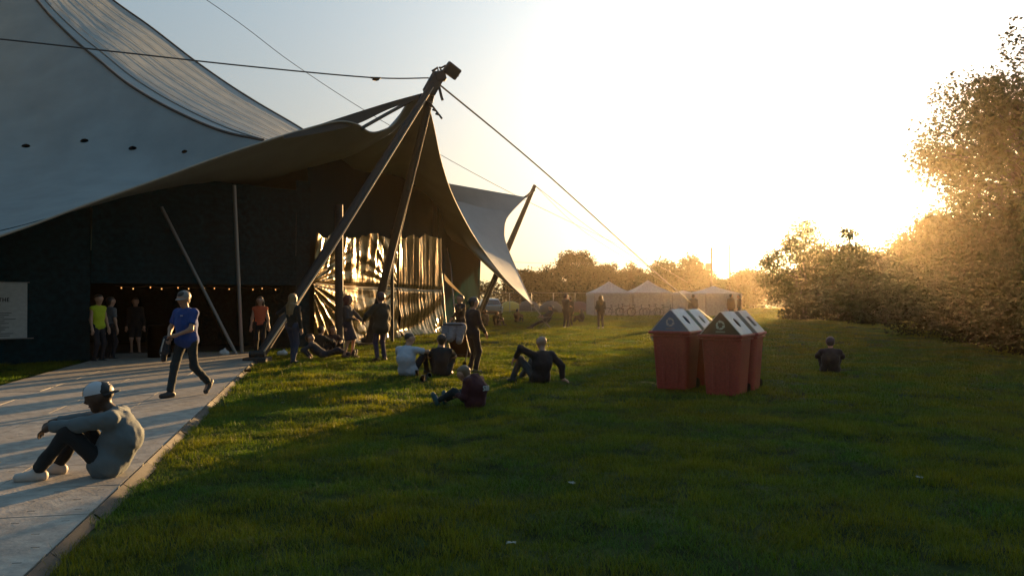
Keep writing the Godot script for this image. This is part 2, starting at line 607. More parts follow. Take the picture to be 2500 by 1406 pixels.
	var shoe: Color = s.get("shoe", Color(0.02, 0.02, 0.022))
	for i in 2:
		var a: Vector3 = ankles[i]
		var td: Vector3 = toes[i]
		var sole := -Vector3.UP
		sole = (sole - td * sole.dot(td)).normalized()
		var heel := a + sole * 0.042 * h - td * 0.045 * h
		var sb := [[heel, heel + td * 0.2 * h, 0.042 * h, 0.036 * h], [a + sole * 0.01 * h, heel + td * 0.09 * h, 0.046 * h, 0.044 * h], [heel + sole * 0.012 * h, heel + td * 0.2 * h + sole * 0.008 * h, 0.036 * h, 0.036 * h]]
		var sh := blob(sb, clampf(cell, 0.014, 0.022), 85.0 if cell < 0.02 else 60.0)
		part(t, "shoe", sh, mat("shoe_%s" % shoe, shoe, 0.6))
	# --- hair and headgear
	var hairc: Color = s.get("hairc", Color(0.03, 0.018, 0.01))
	var hm := mat("hair_%s" % hairc, hairc, 0.5, {"rim": 0.4})
	var style: String = s.get("hair", "short")
	var hb := []
	var hcell := clampf(cell * 0.8, 0.013, 0.024)
	if style == "short" or style == "long" or style == "curly" or style == "tail":
		hb.append([hc + hup * 0.05 * e - look * 0.03 * e, hc + hup * 0.062 * e + look * 0.02 * e, 0.086 * e, 0.074 * e])
		hb.append([hc + hup * 0.02 * e - look * 0.045 * e, hc - hup * 0.035 * e - look * 0.045 * e, 0.08 * e, 0.06 * e])
	if style == "buzz":
		hb.append([hc + hup * 0.042 * e - look * 0.028 * e, hc + hup * 0.05 * e + look * 0.012 * e, 0.084 * e, 0.076 * e])
	if style == "long":
		for sg in [-1.0, 1.0]:
			hb.append([hc + hx * sg * 0.062 * e - look * 0.01 * e, neck + hx * sg * 0.085 * e - look * 0.03 * e - sp * 0.05 * e, 0.05 * e, 0.045 * e])
			hb.append([neck + hx * sg * 0.07 * e - look * 0.06 * e, neck + hx * sg * 0.06 * e - look * 0.1 * e - sp * 0.2 * e, 0.055 * e, 0.03 * e])
		hb.append([hc - look * 0.06 * e, neck - look * 0.085 * e - sp * 0.12 * e, 0.075 * e, 0.06 * e])
		hb.append([neck - look * 0.085 * e - sp * 0.12 * e, neck - look * 0.115 * e - sp * 0.24 * e, 0.06 * e, 0.03 * e])
	if style == "curly":
		hb.append([hc - look * 0.05 * e + hup * 0.02 * e, hc - look * 0.05 * e - hup * 0.09 * e, 0.1 * e, 0.085 * e])
		for sg in [-1.0, 1.0]: hb.append([hc + hx * sg * 0.07 * e + hup * 0.03 * e, hc + hx * sg * 0.08 * e - hup * 0.09 * e - look * 0.02 * e, 0.055 * e, 0.05 * e])
	if style == "tail":
		hb.append([hc - look * 0.1 * e + hup * 0.03 * e, hc - look * 0.14 * e - hup * 0.14 * e, 0.032 * e, 0.02 * e])
	if style == "beanie":
		hb.append([hc + hup * 0.06 * e - look * 0.02 * e, hc + hup * 0.07 * e, 0.096 * e, 0.09 * e])
		hb.append([hc + hup * 0.015 * e - look * 0.03 * e, hc + hup * 0.03 * e - look * 0.02 * e, 0.096 * e, 0.096 * e])
	if not hb.is_empty():
		part(t, "hat" if style == "beanie" else "hair", blob(hb, hcell, 80.0, 0.012 if style == "curly" else 0.005, 26.0), hm)
	if s.has("cap"):
		cap(t, hc, hup, look, hx, e, s.cap)
	s["out"] = {"hc": hc, "hup": hup, "look": look, "hx": hx, "neck": neck, "mid": mid, "pel": pel, "sp": sp, "side": side, "wri": wri, "knees": knees, "fing": fing, "elb": elb, "ankles": ankles}
	return t

func g_finger(g: Geo, a: Vector3, b: Vector3, c: Vector3, h: float) -> void:
	g.tube([a, b, c], [0.0098 * h, 0.009 * h, 0.0065 * h], 6)

func cap(t: Node3D, hc: Vector3, hup: Vector3, look: Vector3, hx: Vector3, h: float, o: Dictionary) -> void:
	var bk: float = -1.0 if o.get("back", false) else 1.0           # worn backwards
	var base := Basis(hx * bk, hup, look * bk).orthonormalized()
	var org := hc + hup * 0.038 * h
	var xf := Transform3D(base, org)
	var node := Node3D.new()
	node.name = numbered(t, "cap")
	t.add_child(node, true)
	# crown of six gores, the front two may have a colour of their own
	for q in 3:
		var g := Geo.new()
		var a0: float = [-0.62, 0.62, PI - 0.62][q] if o.has("front") else [0.0, TAU / 3, 2 * TAU / 3][q]
		var a1: float = [0.62, PI - 0.62, TAU - 0.62][q] if o.has("front") else [TAU / 3, 2 * TAU / 3, TAU][q]
		if o.has("side"):                                          # pale side panels between a dark front and back
			a0 = [-0.55, 0.55, PI - 0.55][q]
			a1 = [0.55, PI - 0.55, PI + 0.55][q]
		var arcs := [[a0, a1]]
		if o.has("side") and q == 1: arcs.append([PI + 0.55, TAU - 0.55])
		for arc in arcs:
			var rows := []
			for i in 9:
				var e := PI / 2 * i / 8.0
				var row := []
				for j in 11:
					var w: float = lerpf(arc[0], arc[1], j / 10.0)
					var rr := cos(e) * 0.104 * h
					row.append(xf * Vector3(sin(w) * rr * 0.9, pow(sin(e), 0.85) * 0.098 * h, cos(w) * rr * 1.04 - 0.012 * h))
				rows.append(row)
			g.sheet(rows, true)
		var colr: Color = o.crown
		if q == 0 and o.has("front"): colr = o.front
		if q == 1 and o.has("side"): colr = o.side
		part(node, "panel", g, mat("cap_%s" % colr, colr, 0.85))
	var gb := Geo.new()
	var rows := []
	for i in 5:
		var row := []
		for j in 11:
			var w := lerpf(-1.05, 1.05, j / 10.0)
			var edge := 0.095 * h + i / 4.0 * 0.075 * h * cos(w * 0.95)
			row.append(xf * Vector3(sin(w) * (0.094 + 0.0 * i) * h, 0.006 * h - cos(w) * 0.0 - absf(sin(w)) * 0.012 * h - i * 0.004 * h, cos(w) * edge * 0.97 - 0.005 * h))
		rows.append(row)
	gb.sheet(rows)
	var low := []
	for r in rows:
		var q := []
		for p in r: q.append(p - hup * 0.006 * h)
		low.append(q)
	gb.sheet(low, true)
	var rim := [rows[4], low[4]]
	gb.sheet(rim)
	part(node, "brim", gb, mat("cap_%s" % o.brim, o.brim, 0.8))
	if o.has("patch"):
		var gp := Geo.new()
		var rr := []
		for i in 5:
			var e := lerpf(0.18, 0.85, i / 4.0)
			var row := []
			for j in 7:
				var w := lerpf(-0.42, 0.42, j / 6.0)
				var q := cos(e) * 0.106 * h
				row.append(xf * Vector3(sin(w) * q * 0.91, pow(sin(e), 0.85) * 0.1 * h, cos(w) * q * 1.05 - 0.011 * h))
			rr.append(row)
		gp.sheet(rr, true)
		part(node, "badge", gp, mat("cap_%s" % o.patch, o.patch, 0.8))
		var gt := Geo.new()
		for i in 3:
			var e := 0.32 + i * 0.17
			var pts := []
			for j in 6:
				var w := lerpf(-0.3 + 0.06 * i, 0.3, j / 5.0)
				var q := cos(e) * 0.108 * h
				pts.append(xf * Vector3(sin(w) * q * 0.92, pow(sin(e), 0.85) * 0.102 * h, cos(w) * q * 1.05 - 0.010 * h))
			gt.tube(pts, 0.004 * h, 5)
		part(node, "emblem", gt, mat("cap_white", Color(0.7, 0.7, 0.68), 0.8))

# ---------------------------------------------------------------- light and air
func make_sky() -> ImageTexture:
	var w := 768
	var h := 384
	var im := Image.create(w, h, false, Image.FORMAT_RGBF)
	var sun := Vector3(sin(SUN_AZ) * cos(SUN_EL), sin(SUN_EL), -cos(SUN_AZ) * cos(SUN_EL))
	for y in h:
		var el := (0.5 - (y + 0.5) / h) * PI
		for x in w:
			var az := (x + 0.5) / w * TAU
			var d := Vector3(sin(az) * cos(el), sin(el), -cos(az) * cos(el))
			var a := acos(clampf(d.dot(sun), -1.0, 1.0))
			var e := maxf(el, 0.0)
			var low := exp(-e / 0.17)
			var zen := Color(0.21, 0.37, 0.51)
			var hor := Color(0.60, 0.46, 0.23)
			var c := zen.lerp(hor, low)
			var away := lerpf(SKY_AWAY, 1.0, pow(0.5 + 0.5 * cos(a), 1.3))
			c = Color(c.r * away, c.g * pow(away, 0.88), c.b * pow(away, 0.78))   # bluer away from the sun
			var g1 := SKY_GLOW * exp(-a / 0.21)
			var g2 := 26.0 * exp(-a / 0.035)
			var warm := Color(1.0, 0.95, 0.88).lerp(Color(1.0, 0.80, 0.38), low)
			c = Color(c.r + g1 * warm.r + g2 * 1.0, c.g + g1 * warm.g + g2 * 0.86, c.b + g1 * warm.b + g2 * 0.55)
			im.set_pixel(x, y, Color(c.r * SKY_POWER, c.g * SKY_POWER, c.b * SKY_POWER))
	return ImageTexture.create_from_image(im)

func light_and_camera() -> void:
	var cam := Camera3D.new()
	cam.name = "camera"
	cam.fov = rad_to_deg(2.0 * atan(703.0 / FOCAL))
	cam.near = 0.1
	cam.far = 4000.0
	add_child(cam)
	cam.position = Vector3(0, EYE, 0)
	cam.rotation = Vector3(19.0 / FOCAL, 0, 0)
	cam.current = true
	var env := Environment.new()
	env.background_mode = Environment.BG_SKY
	var sky := Sky.new()
	var pm := PanoramaSkyMaterial.new()
	pm.panorama = make_sky()
	sky.sky_material = pm
	env.sky = sky
	env.tonemap_mode = Environment.TONE_MAPPER_LINEAR
	env.tonemap_exposure = EXPOSURE
	env.sdfgi_enabled = true
	env.ssao_enabled = true
	env.ssil_enabled = true
	env.volumetric_fog_enabled = true
	env.volumetric_fog_density = HAZE
	env.volumetric_fog_albedo = Color(1.0, 0.93, 0.82)
	env.volumetric_fog_anisotropy = HAZE_AHEAD
	var we := WorldEnvironment.new()
	we.name = "world_environment"
	we.environment = env
	add_child(we)
	var sun := DirectionalLight3D.new()
	sun.name = "sun"
	var to := Vector3(sin(SUN_AZ) * cos(SUN_EL), sin(SUN_EL), -cos(SUN_AZ) * cos(SUN_EL))
	sun.basis = Basis.looking_at(-to)
	sun.light_color = Color(1.0, 0.79, 0.52)
	sun.light_energy = SUN_POWER
	sun.light_angular_distance = 0.55
	sun.shadow_enabled = true
	add_child(sun)

# ---------------------------------------------------------------- ground
func make_ground() -> void:
	var xs := PackedFloat32Array()
	var zs := PackedFloat32Array()
	for s in [[-420, -200, 55], [-200, -40, 20], [-40, -16, 1.5], [-16, 22, 0.3], [22, 60, 2.0], [60, 200, 20], [200, 421, 44]]:
		var q: float = s[0]
		while q < s[1] - 0.001:
			xs.append(q); q += s[2]
	for s in [[-420, -200, 55], [-200, -90, 10], [-90, -50, 1.5], [-50, 4, 0.3], [4, 40, 4], [40, 241, 40]]:
		var q: float = s[0]
		while q < s[1] - 0.001:
			zs.append(q); q += s[2]
	var rows := []
	for z in zs:
		var row := []
		for x in xs: row.append(Vector3(x, ground_y(x, z), z))
		rows.append(row)
	var g := Geo.new()
	g.sheet(rows)
	setting("ground", g, mat("ground", Color(0.05, 0.075, 0.018), 0.95, {"grain": [0.012, 0.45, 1.0, 0.35], "spec": 0.2}))

func blade_patch(seed_: int, cnt: int, size: float, hgt: float, wid: float) -> ArrayMesh:
	var r := RandomNumberGenerator.new()
	r.seed = seed_
	var g := Geo.new()
	for i in cnt:
		var p := Vector3(r.randf_range(-size, size), -0.004, r.randf_range(-size, size))
		var a := r.randf() * TAU
		var h := hgt * r.randf_range(0.35, 1.15)
		if r.randf() < 0.015: h *= 2.1                       # a seed stalk
		var lean := Vector3(cos(a), 0, sin(a)) * h * r.randf_range(0.2, 1.1)
		var b := a + PI / 2 + r.randf_range(-0.8, 0.8)
		var w := Vector3(cos(b), 0, sin(b)) * wid * r.randf_range(0.6, 1.2)
		var m := p + lean * 0.4 + Vector3(0, h * 0.6, 0)
		var e := p + lean + Vector3(0, h * r.randf_range(0.75, 1.0), 0)
		var k := g.v.size()
		var up := (w.cross(e - p)).normalized()
		if up.y < 0: up = -up
		var tone := r.randf_range(0.72, 1.25)
		var dry := r.randf() < 0.16
		var col := Color(tone * 1.5, tone * 1.15, tone * 0.9) if dry else Color(tone * r.randf_range(0.85, 1.15), tone, tone * 0.85)
		for q in [p - w, p + w, m - w * 0.8, m + w * 0.8, e]:
			g.v.append(q); g.n.append((up + Vector3.UP * 0.15).normalized()); g.c.append(col)
		g.ix.append_array(PackedInt32Array([k, k + 3, k + 1, k, k + 2, k + 3, k + 2, k + 4, k + 3]))
	return g.mesh()

func on_walkway(x: float, z: float, grow := 0.0) -> bool:
	var d := -z
	var right := -1.75 - 0.222 * d
	return d < 24.4 and x < right + 0.05 + grow and x > right - 4.45 - grow

func in_tent(x: float, z: float) -> bool:
	return Geometry2D.is_point_in_polygon(Vector2(x, z), PackedVector2Array([Vector2(-17.2, -15.6), Vector2(-6.7, -27.9), Vector2(-3.45, -38), Vector2(-1.6, -52), Vector2(-40, -60), Vector2(-40, -15)]))

func make_grass() -> void:
	var r := RandomNumberGenerator.new()
	r.seed = 5
	var tone := FastNoiseLite.new()
	tone.seed = 77
	tone.frequency = 1.0
	var m := mat("grass", Color(0.132, 0.168, 0.024), 0.65, {"vc": true, "back": Color(0.78, 0.82, 0.14), "spec": 0.25})
	# bands: depth from, depth to, spacing, patch half size, blades, height, half width
	var bands := [[3.5, 13.0, 0.17, 0.14, 150, 0.055, 0.0022], [13.0, 28.0, 0.27, 0.21, 150, 0.065, 0.0038], [28.0, 60.0, 0.5, 0.36, 130, 0.08, 0.007], [60.0, 112.0, 1.0, 0.7, 110, 0.11, 0.014]]
	for bi in bands.size():
		var b: Array = bands[bi]
		var lists := [[], [], []]
		var d: float = b[0]
		while d < b[1]:
			var half := 0.66 * d + 2.2
			var x := -half
			while x < half:
				var px: float = x + r.randf_range(-0.5, 0.5) * b[2]
				var pz: float = -d + r.randf_range(-0.5, 0.5) * b[2]
				x += b[2]
				if on_walkway(px, pz, 0.02) or in_tent(px, pz): continue
				var big := tone.get_noise_2d(px * 0.5, pz * 0.5)
				var mid := tone.get_noise_2d(px * 1.9 + 50.0, pz * 1.9)
				var sc := clampf(1.0 + mid * 0.9 + big * 0.5, 0.22, 1.9)
				var bs := Basis(Vector3.UP, r.randf() * TAU)
				bs = bs.scaled(Vector3(1, sc, 1))
				var k := 1.0 + mid * 0.55
				var col := Color(k * (1.08 + big * 0.9), k * (1.0 + big * 0.2), k * (1.0 - big * 0.3))
				lists[r.randi() % 3].append([Transform3D(bs, Vector3(px, ground_y(px, pz), pz)), col])
			d += b[2]
		for q in 3:
			var mm := MultiMesh.new()
			mm.transform_format = MultiMesh.TRANSFORM_3D
			mm.use_colors = true
			mm.mesh = blade_patch(100 + bi * 10 + q, b[4], b[3], b[5], b[6])
			mm.instance_count = lists[q].size()
			for i in lists[q].size():
				mm.set_instance_transform(i, lists[q][i][0])
				mm.set_instance_color(i, lists[q][i][1])
			var o := MultiMeshInstance3D.new()
			o.name = numbered(self, "grass")
			o.multimesh = mm
			o.material_override = m
			add_child(o, true)
			o.set_meta("kind", "stuff")
			tag(o, "short trodden green grass covering the field", "grass")

# ---------------------------------------------------------------- walkway of pale plastic panels with rows of slots
func make_walkway() -> void:
	var dirn := Vector3(-0.222, 0, -1.0).normalized()
	var left := Vector3(-dirn.z, 0, dirn.x) * -1.0
	if left.x > 0: left = -left
	var o := Node3D.new()
	o.name = numbered(self, "path")
	add_child(o, true)
	o.set_meta("kind", "structure")
	var size := 1.02
	var half := size * 0.5 - 0.004
	var g := Geo.new()
	var top := 0.0
	var n := 3
	var cellw := half * 2.0 / n
	for i in n:
		for j in n:
			var x0 := -half + i * cellw
			var z0 := -half + j * cellw
			var x1 := x0 + cellw
			var z1 := z0 + cellw
			var cx := (x0 + x1) * 0.5 + (0.05 if j % 2 == 0 else -0.05)
			var cz := (z0 + z1) * 0.5
			var sx := 0.028
			var sz := 0.007
			var a := [Vector3(x0, top, z0), Vector3(x1, top, z0), Vector3(x1, top, z1), Vector3(x0, top, z1)]
			var b := [Vector3(cx - sx, top, cz - sz), Vector3(cx + sx, top, cz - sz), Vector3(cx + sx, top, cz + sz), Vector3(cx - sx, top, cz + sz)]
			for q in 4:
				var w := (q + 1) % 4
				g.quad(a[w], a[q], b[q], b[w])
				var dn := Vector3(0, -0.022, 0)
				g.quad(b[w], b[q], b[q] + dn, b[w] + dn)
			g.quad(b[3] + Vector3(0, -0.022, 0), b[2] + Vector3(0, -0.022, 0), b[1] + Vector3(0, -0.022, 0), b[0] + Vector3(0, -0.022, 0))
	var c := [Vector3(-half, 0, -half), Vector3(half, 0, -half), Vector3(half, 0, half), Vector3(-half, 0, half)]
	for q in 4:
		var w := (q + 1) % 4
		g.quad(c[q], c[w], c[w] + Vector3(0, -0.045, 0), c[q] + Vector3(0, -0.045, 0))
	var mesh := g.mesh()
	var tones := []
	for q in 4:
		var k: float = [0.95, 1.0, 0.91, 1.04][q]
		tones.append(mat("panel%d" % q, Color(0.40 * k, 0.365 * k, 0.315 * k), 0.65, {"grain": [0.012, 0.74, 1.0, 0.7], "bump": [0.06, 0.7, 0.12]}))
	var r := RandomNumberGenerator.new()
	r.seed = 9
	var start := Vector3(-1.75 - 0.222 * 2.5, 0.046, -2.5)
	for row in 23:
		for colm in 4:
			var p := start + dirn * ((row + 0.5) * size) + left * ((colm + 0.5) * size + 0.02)
			var q := part(o, "panel", mesh, tones[r.randi() % 4])
			q.basis = Basis(left * -1.0, Vector3.UP, -dirn) * Basis.from_euler(Vector3(r.randf_range(-0.003, 0.003), r.randf_range(-0.003, 0.003), r.randf_range(-0.003, 0.003)))
			q.position = p + Vector3(0, r.randf_range(-0.0015, 0.0015), 0)
	# sloping edge ramps
	for s in 23:
		for sd in 2:
			var e := Geo.new()
			var a := start + dirn * (s * size + 0.01) + (Vector3.ZERO if sd == 0 else left * (4 * size + 0.03))
			var b := a + dirn * (size - 0.02)
			var outw := -left if sd == 0 else left
			var wob := outw * (0.075 + 0.02 * sin(s * 1.7))
			var a2 := a + wob - Vector3(0, 0.055, 0)
			var b2 := b + wob * 1.06 - Vector3(0, 0.055, 0)
			var up := Vector3(0, 0.004, 0)
			if sd == 0: e.quad(a + up, a2, b2, b + up)
			else: e.quad(b + up, b2, a2, a + up)
			e.quad(a2, a2 - Vector3(0, 0.06, 0), b2 - Vector3(0, 0.06, 0), b2)
			part(o, "edge_strip", e, mat("edge_strip", Color(0.085, 0.078, 0.066), 0.85, {"grain": [0.05, 0.5, 1.0, 1.5]}))

# ---------------------------------------------------------------- the marquee
var roof_tris := []
func add_roof(rows: Array) -> void:
	for i in rows.size() - 1:
		for j in rows[0].size() - 1:
			roof_tris.append([rows[i][j], rows[i + 1][j], rows[i + 1][j + 1]])
			roof_tris.append([rows[i][j], rows[i + 1][j + 1], rows[i][j + 1]])

func roof_y(x: float, z: float, other: float) -> float:
	var best := 1e9
	var p := Vector2(x, z)
	for t in roof_tris:
		var a := Vector2(t[0].x, t[0].z)
		var b := Vector2(t[1].x, t[1].z)
		var c := Vector2(t[2].x, t[2].z)
		var dn := (b - a).cross(c - a)
		if absf(dn) < 1e-7: continue
		var u := (p - a).cross(c - a) / dn
		var w := (b - a).cross(p - a) / dn
		if u < -0.001 or w < -0.001 or u + w > 1.001: continue
		best = minf(best, t[0].y + (t[1].y - t[0].y) * u + (t[2].y - t[0].y) * w)
	return other if best > 1e8 else best

func line_px(a: Array) -> Array:
	var out := []
	for p in a: out.append(spot(p[0], p[1], p[2]))
	return out

func tent_wall(parent: Node, called: String, a: Vector2, b: Vector2, y0: float, m: Material, top := -1.0, wav := 0.04, cnt := 40, limit := 5.4) -> void:
	var rows := []
	var dirn := (b - a).normalized()
	var nrm := Vector3(-dirn.y, 0, dirn.x)
	var len := (b - a).length()
	var tops := []
	for i in cnt:
		var p := a.lerp(b, float(i) / (cnt - 1))
		tops.append(minf(limit, roof_y(p.x, p.y, limit)) + 0.02 if top < 0 else top)
	for j in 14:
		var row := []
		for i in cnt:
			var f := float(i) / (cnt - 1)
			var p := a.lerp(b, f)
			var s := f * len
			var y: float = lerpf(y0, tops[i], j / 13.0)
			var off := sin(s * 5.1 + sin(s * 1.7) * 1.5 + y * 0.35) * wav + sin(s * 1.3 - y * 1.1) * wav * 0.8
			row.append(Vector3(p.x, y, p.y) + nrm * off)
		rows.append(row)
	var g := Geo.new()
	g.sheet(rows)
	part(parent, called, g, m)

func make_tent() -> void:
	var t := thing("marquee", "huge pale marquee with sweeping pointed roof and dark open porch", "tent", Vector3.ZERO)
	var skin := mat("roof_fabric", Color(0.28, 0.315, 0.32), 0.6, {"back": Color(0.03, 0.028, 0.025), "grain": [0.012, 0.86, 1.0, 0.09], "bump": [0.02, 0.09, 0.15], "spec": 0.3})
	var dark := mat("wall_fabric", Color(0.008, 0.048, 0.064), 0.9, {"spec": 0.1, "bump": [0.03, 0.5, 0.7], "grain": [0.02, 0.6, 1.0, 0.5]})
	var king := spot(-150, -430, 46)
	var peak := spot(1034, 238, 27)
	var saddle := spot(640, 343, 31)
	var anchor := spot(1300, 745, 46)
	# near edge from the ground far left up to the porch mast, scalloped where it is laced to the mast
	var hem := line_px([[0, 575, 17.5], [200, 502, 18.8], [385, 436, 20.0], [520, 386, 21.3], [640, 346, 22.6], [735, 317, 23.6], [820, 296, 24.4], [868, 302, 24.9], [902, 322, 25.3], [935, 317, 25.7], [964, 299, 26.1], [998, 248, 26.6]])
	hem.push_front(Vector3(-12.3, 1.85, -15.4))
	hem.push_front(Vector3(-14.2, 0.75, -13.2))
	hem.append(peak)
	var seam_up := line_px([[533, 319, 32.6], [410, 265, 34.4], [311, 207, 36], [239, 149, 37.6], [164, 85, 39.2], [85, 0, 41]])
	seam_up.push_front(saddle)
	seam_up.append(spot(-20, -150, 43.5))
	seam_up.append(king)
	var seam_low := [peak, spot(945, 330, 28.0), spot(830, 372, 29.4), spot(725, 364, 30.3), saddle]
	var seam_all := []
	for p in seam_low: seam_all.push_front(p)
	var up := seam_up.slice(1)
	var seam_w := []
	for i in range(up.size() - 1, -1, -1): seam_w.append(up[i])
	seam_w.append_array(seam_all)
	# the front roof
	var nu := 96
	var edge := curve(hem, nu)
	var seam_c := curve(seam_w, nu)
	var left_edge := even([hem[0], Vector3(-20.5, 4.2, -22.0), Vector3(-26, 12.5, -34.0), king], 30)
	var tip := []
	for i in 30: tip.append(peak)
	var taut := hem.duplicate()
	var plain := line_px([[868, 279, 24.9], [902, 269, 25.3], [935, 259, 25.7], [964, 250, 26.1], [998, 242, 26.6]])
	for i in 5: taut[9 + i] = plain[i]
	var taut_c := curve(taut, nu)
	var front := coons(taut_c, seam_c, left_edge, tip, 0.5)
	for j in front.size():                                   # the scallop bites only into the rim
		var bite := pow(1.0 - float(j) / (front.size() - 1), 2.6)
		for i in nu: front[j][i] += (edge[i] - taut_c[i]) * bite
	add_roof(front)
	var g := Geo.new()
	g.sheet(front)
	part(t, "front_roof", g, skin)
	# the flank behind the seam
	var crest := line_px([[734, 314, 49], [597, 233, 50], [478, 152, 50.5], [363, 64, 50.5], [273, 0, 50]])
	crest.push_front(spot(860, 398, 47))
	crest.append(spot(185, -75, 49.5))
	crest.append(spot(60, -200, 48.5))
	crest.append(king)
	var flank := coons(curve(seam_up, 60), curve(crest, 60), curve([saddle, spot(745, 365, 39), crest[0]], 24), [king, king, king, king, king, king, king, king, king, king, king, king, king, king, king, king, king, king, king, king, king, king, king, king])
	add_roof(flank)
	g = Geo.new()
	g.sheet(flank, true)
	part(t, "flank_roof", g, skin)
	# porch canopy right of the mast
	var right_hem := line_px([[1046, 262, 27.4], [1058, 310, 28.2], [1078, 400, 30.2], [1110, 490, 34.0], [1165, 590, 41.0], [1232, 680, 43.6]])
	right_hem.push_front(peak)
	right_hem.append(anchor)
	var valley := [saddle, spot(815, 458, 34), spot(955, 532, 38.6), spot(1068, 570, 42.4), spot(1150, 612, 43.0), spot(1222, 681, 43.9), anchor]
	var tip2 := []
	for i in 30: tip2.append(peak)
	var porch := coons(curve(seam_low, 60), curve(right_hem, 60), tip2, even(valley, 30))
	add_roof(porch)
	g = Geo.new()
	g.sheet(porch, true)
	part(t, "porch_canopy", g, skin)
	# rear canopy up to the second mast
	var tip_b := spot(1284, 481, 58)
	var ridge_b := [saddle, spot(860, 398, 46), spot(1000, 452, 50), spot(1095, 475, 53.5), spot(1150, 481, 55), spot(1205, 483, 56.4), tip_b]
	var rear_hem := [anchor, spot(1266, 668, 50), spot(1237, 600, 52.2), spot(1231, 566, 53.4), spot(1240, 528, 55), tip_b]
	var tip3 := []
	for i in 30: tip3.append(saddle)
	var rear := coons(curve(valley, 60), curve(ridge_b, 60), tip3, even(rear_hem, 30))
	add_roof(rear)
	g = Geo.new()
	g.sheet(rear)
	part(t, "rear_canopy", g, skin)
	# far side of the roof, towards the field behind, so that the tent is closed
	var far_low := even([anchor, Vector3(-2.0, 4.2, -62), Vector3(-14, 4.6, -68), Vector3(-34, 4.6, -62)], 40)
	var far_ridge := even([tip_b, crest[0], crest[1], crest[3], crest[5], crest[7], king], 40)
	var back := coons(far_low, far_ridge, even(rear_hem, 14), even([Vector3(-34, 4.6, -62), Vector3(-33, 12, -54), king], 14))
	g = Geo.new()
	g.sheet(back)
	part(t, "back_roof", g, skin)
	var side_low := even([hem[0], Vector3(-30, 4.5, -26), Vector3(-34, 4.6, -62)], 30)
	var side := []
	for j in 14:
		var row := []
		var f := j / 13.0
		for i in 30:
			var q: Vector3 = (side_low[i] as Vector3).lerp(king, f)
			q.y -= 3.0 * f * (1 - f)
			row.append(q)
		side.append(row)
	g = Geo.new()
	g.sheet(side)
	part(t, "side_roof", g, skin)
	# ropes in the hems, welts on the roof
	var rope := mat("hem_rope", Color(0.30, 0.27, 0.22), 0.7)
	var drope := mat("dark_rope", Color(0.045, 0.042, 0.04), 0.7)
	for pr in [[edge, 0.03, rope], [curve(right_hem, 60), 0.03, rope], [curve(rear_hem, 40), 0.03, rope], [curve(crest, 60), 0.085, drope], [curve(ridge_b, 50), 0.05, drope]]:
		g = Geo.new()
		g.tube(pr[0], pr[1], 6)
		part(t, "edge_rope", g, pr[2])
	g = Geo.new()
	var lift := []
	for p in curve(seam_up, 60): lift.append(p + Vector3(0.02, 0.03, 0.03))
	g.tube(lift, 0.055, 6)
	part(t, "roof_seam", g, drope)
	for wv in [[0.16, 0.03], [0.24, 0.012], [0.36, 0.009], [0.48, 0.009], [0.6, 0.009], [0.72, 0.009], [0.84, 0.009]]:
		g = Geo.new()
		var pts := []
		var j := int(wv[0] * 23)
		for i in range(2, 50): pts.append(flank[j][i] + Vector3(0.02, 0.02, 0.01))
		g.tube(pts, wv[1], 5)
		part(t, "roof_seam", g, mat("welt", Color(0.21, 0.215, 0.21), 0.6))
	# laced band and strap between the roof and the mast head
	g = Geo.new()
	var b_up := line_px([[690, 331, 23.1], [780, 302, 24.05], [870, 273, 24.98], [950, 248, 25.9], [1030, 226, 26.8]])
	var b_lo := line_px([[690, 338, 23.1], [780, 324, 24.05], [868, 303, 25.0], [950, 265, 25.95], [1034, 236, 26.85]])
	g.sheet([curve(b_lo, 30), curve(b_up, 30)])
	part(t, "lacing_band", g, mat("band", Color(0.06, 0.06, 0.058), 0.7))
	g = Geo.new()
	g.tube(line_px([[880, 313, 25.05], [940, 279, 25.75], [1004, 244, 26.65]]), 0.055, 6)
	part(t, "strap", g, mat("band", Color.BLACK))
	# little vent hoods on the front roof
	for vp in [[68, 352], [203, 347], [318, 368], [450, 372]]:
		var best := 1e9
		var at := Vector3.ZERO
		var nr := Vector3.UP
		for i in range(1, front.size() - 1):
			for j in range(1, front[0].size() - 1):
				var p: Vector3 = front[i][j]
				var q := Vector2(1250 + p.x / -p.z * FOCAL, 722 - (p.y - EYE) / -p.z * FOCAL)
				var d := q.distance_squared_to(Vector2(vp[0], vp[1]))
				if d < best:
					best = d; at = p
					nr = (front[i + 1][j] - front[i - 1][j]).cross(front[i][j + 1] - front[i][j - 1]).normalized()
		if nr.y < 0: nr = -nr
		g = Geo.new()
		var bx := nr.cross(Vector3.UP).normalized()
		g.ball(at, Vector3(0.15, 0.08, 0.11) * (0.8 + 0.1 * float(int(vp[0]) % 5)), 10, Basis(bx, nr, bx.cross(nr)))
		part(t, "vent_hood", g, mat("vent", Color(0.05, 0.06, 0.065), 0.8))
	# walls: dark cloth along the front with a wide doorway, shiny sheeting round the corner
	var c0 := Vector2(-17.0, -15.5)
	var c1 := Vector2(-6.6, -27.8)
	var c2 := Vector2(-3.4, -38.0)
	var c3 := Vector2(-2.2, -57.5)
	var da := c0.lerp(c1, 0.565)
	var db := c0.lerp(c1, 0.965)
	tent_wall(t, "front_wall", c0, da, 0.0, dark)
	tent_wall(t, "doorway_header", da, db, 2.07, dark, -1.0, 0.05, 70, 5.07)
	tent_wall(t, "front_wall", db, c1, 0.0, dark, -1.0, 0.02, 14)
	var matt := mat("shade_side_fabric", Color(0.008, 0.030, 0.038), 1.0, {"spec": 0.0})  # kept dark and matt to stand in for shade under the canopy
	tent_wall(t, "side_wall", c1 + Vector2(-0.12, -0.05), c2 + Vector2(-0.12, 0), 0.0, matt, -1.0, 0.03, 40, 6.5)  # dark cloth above the sheeting stands in for its shaded upper part
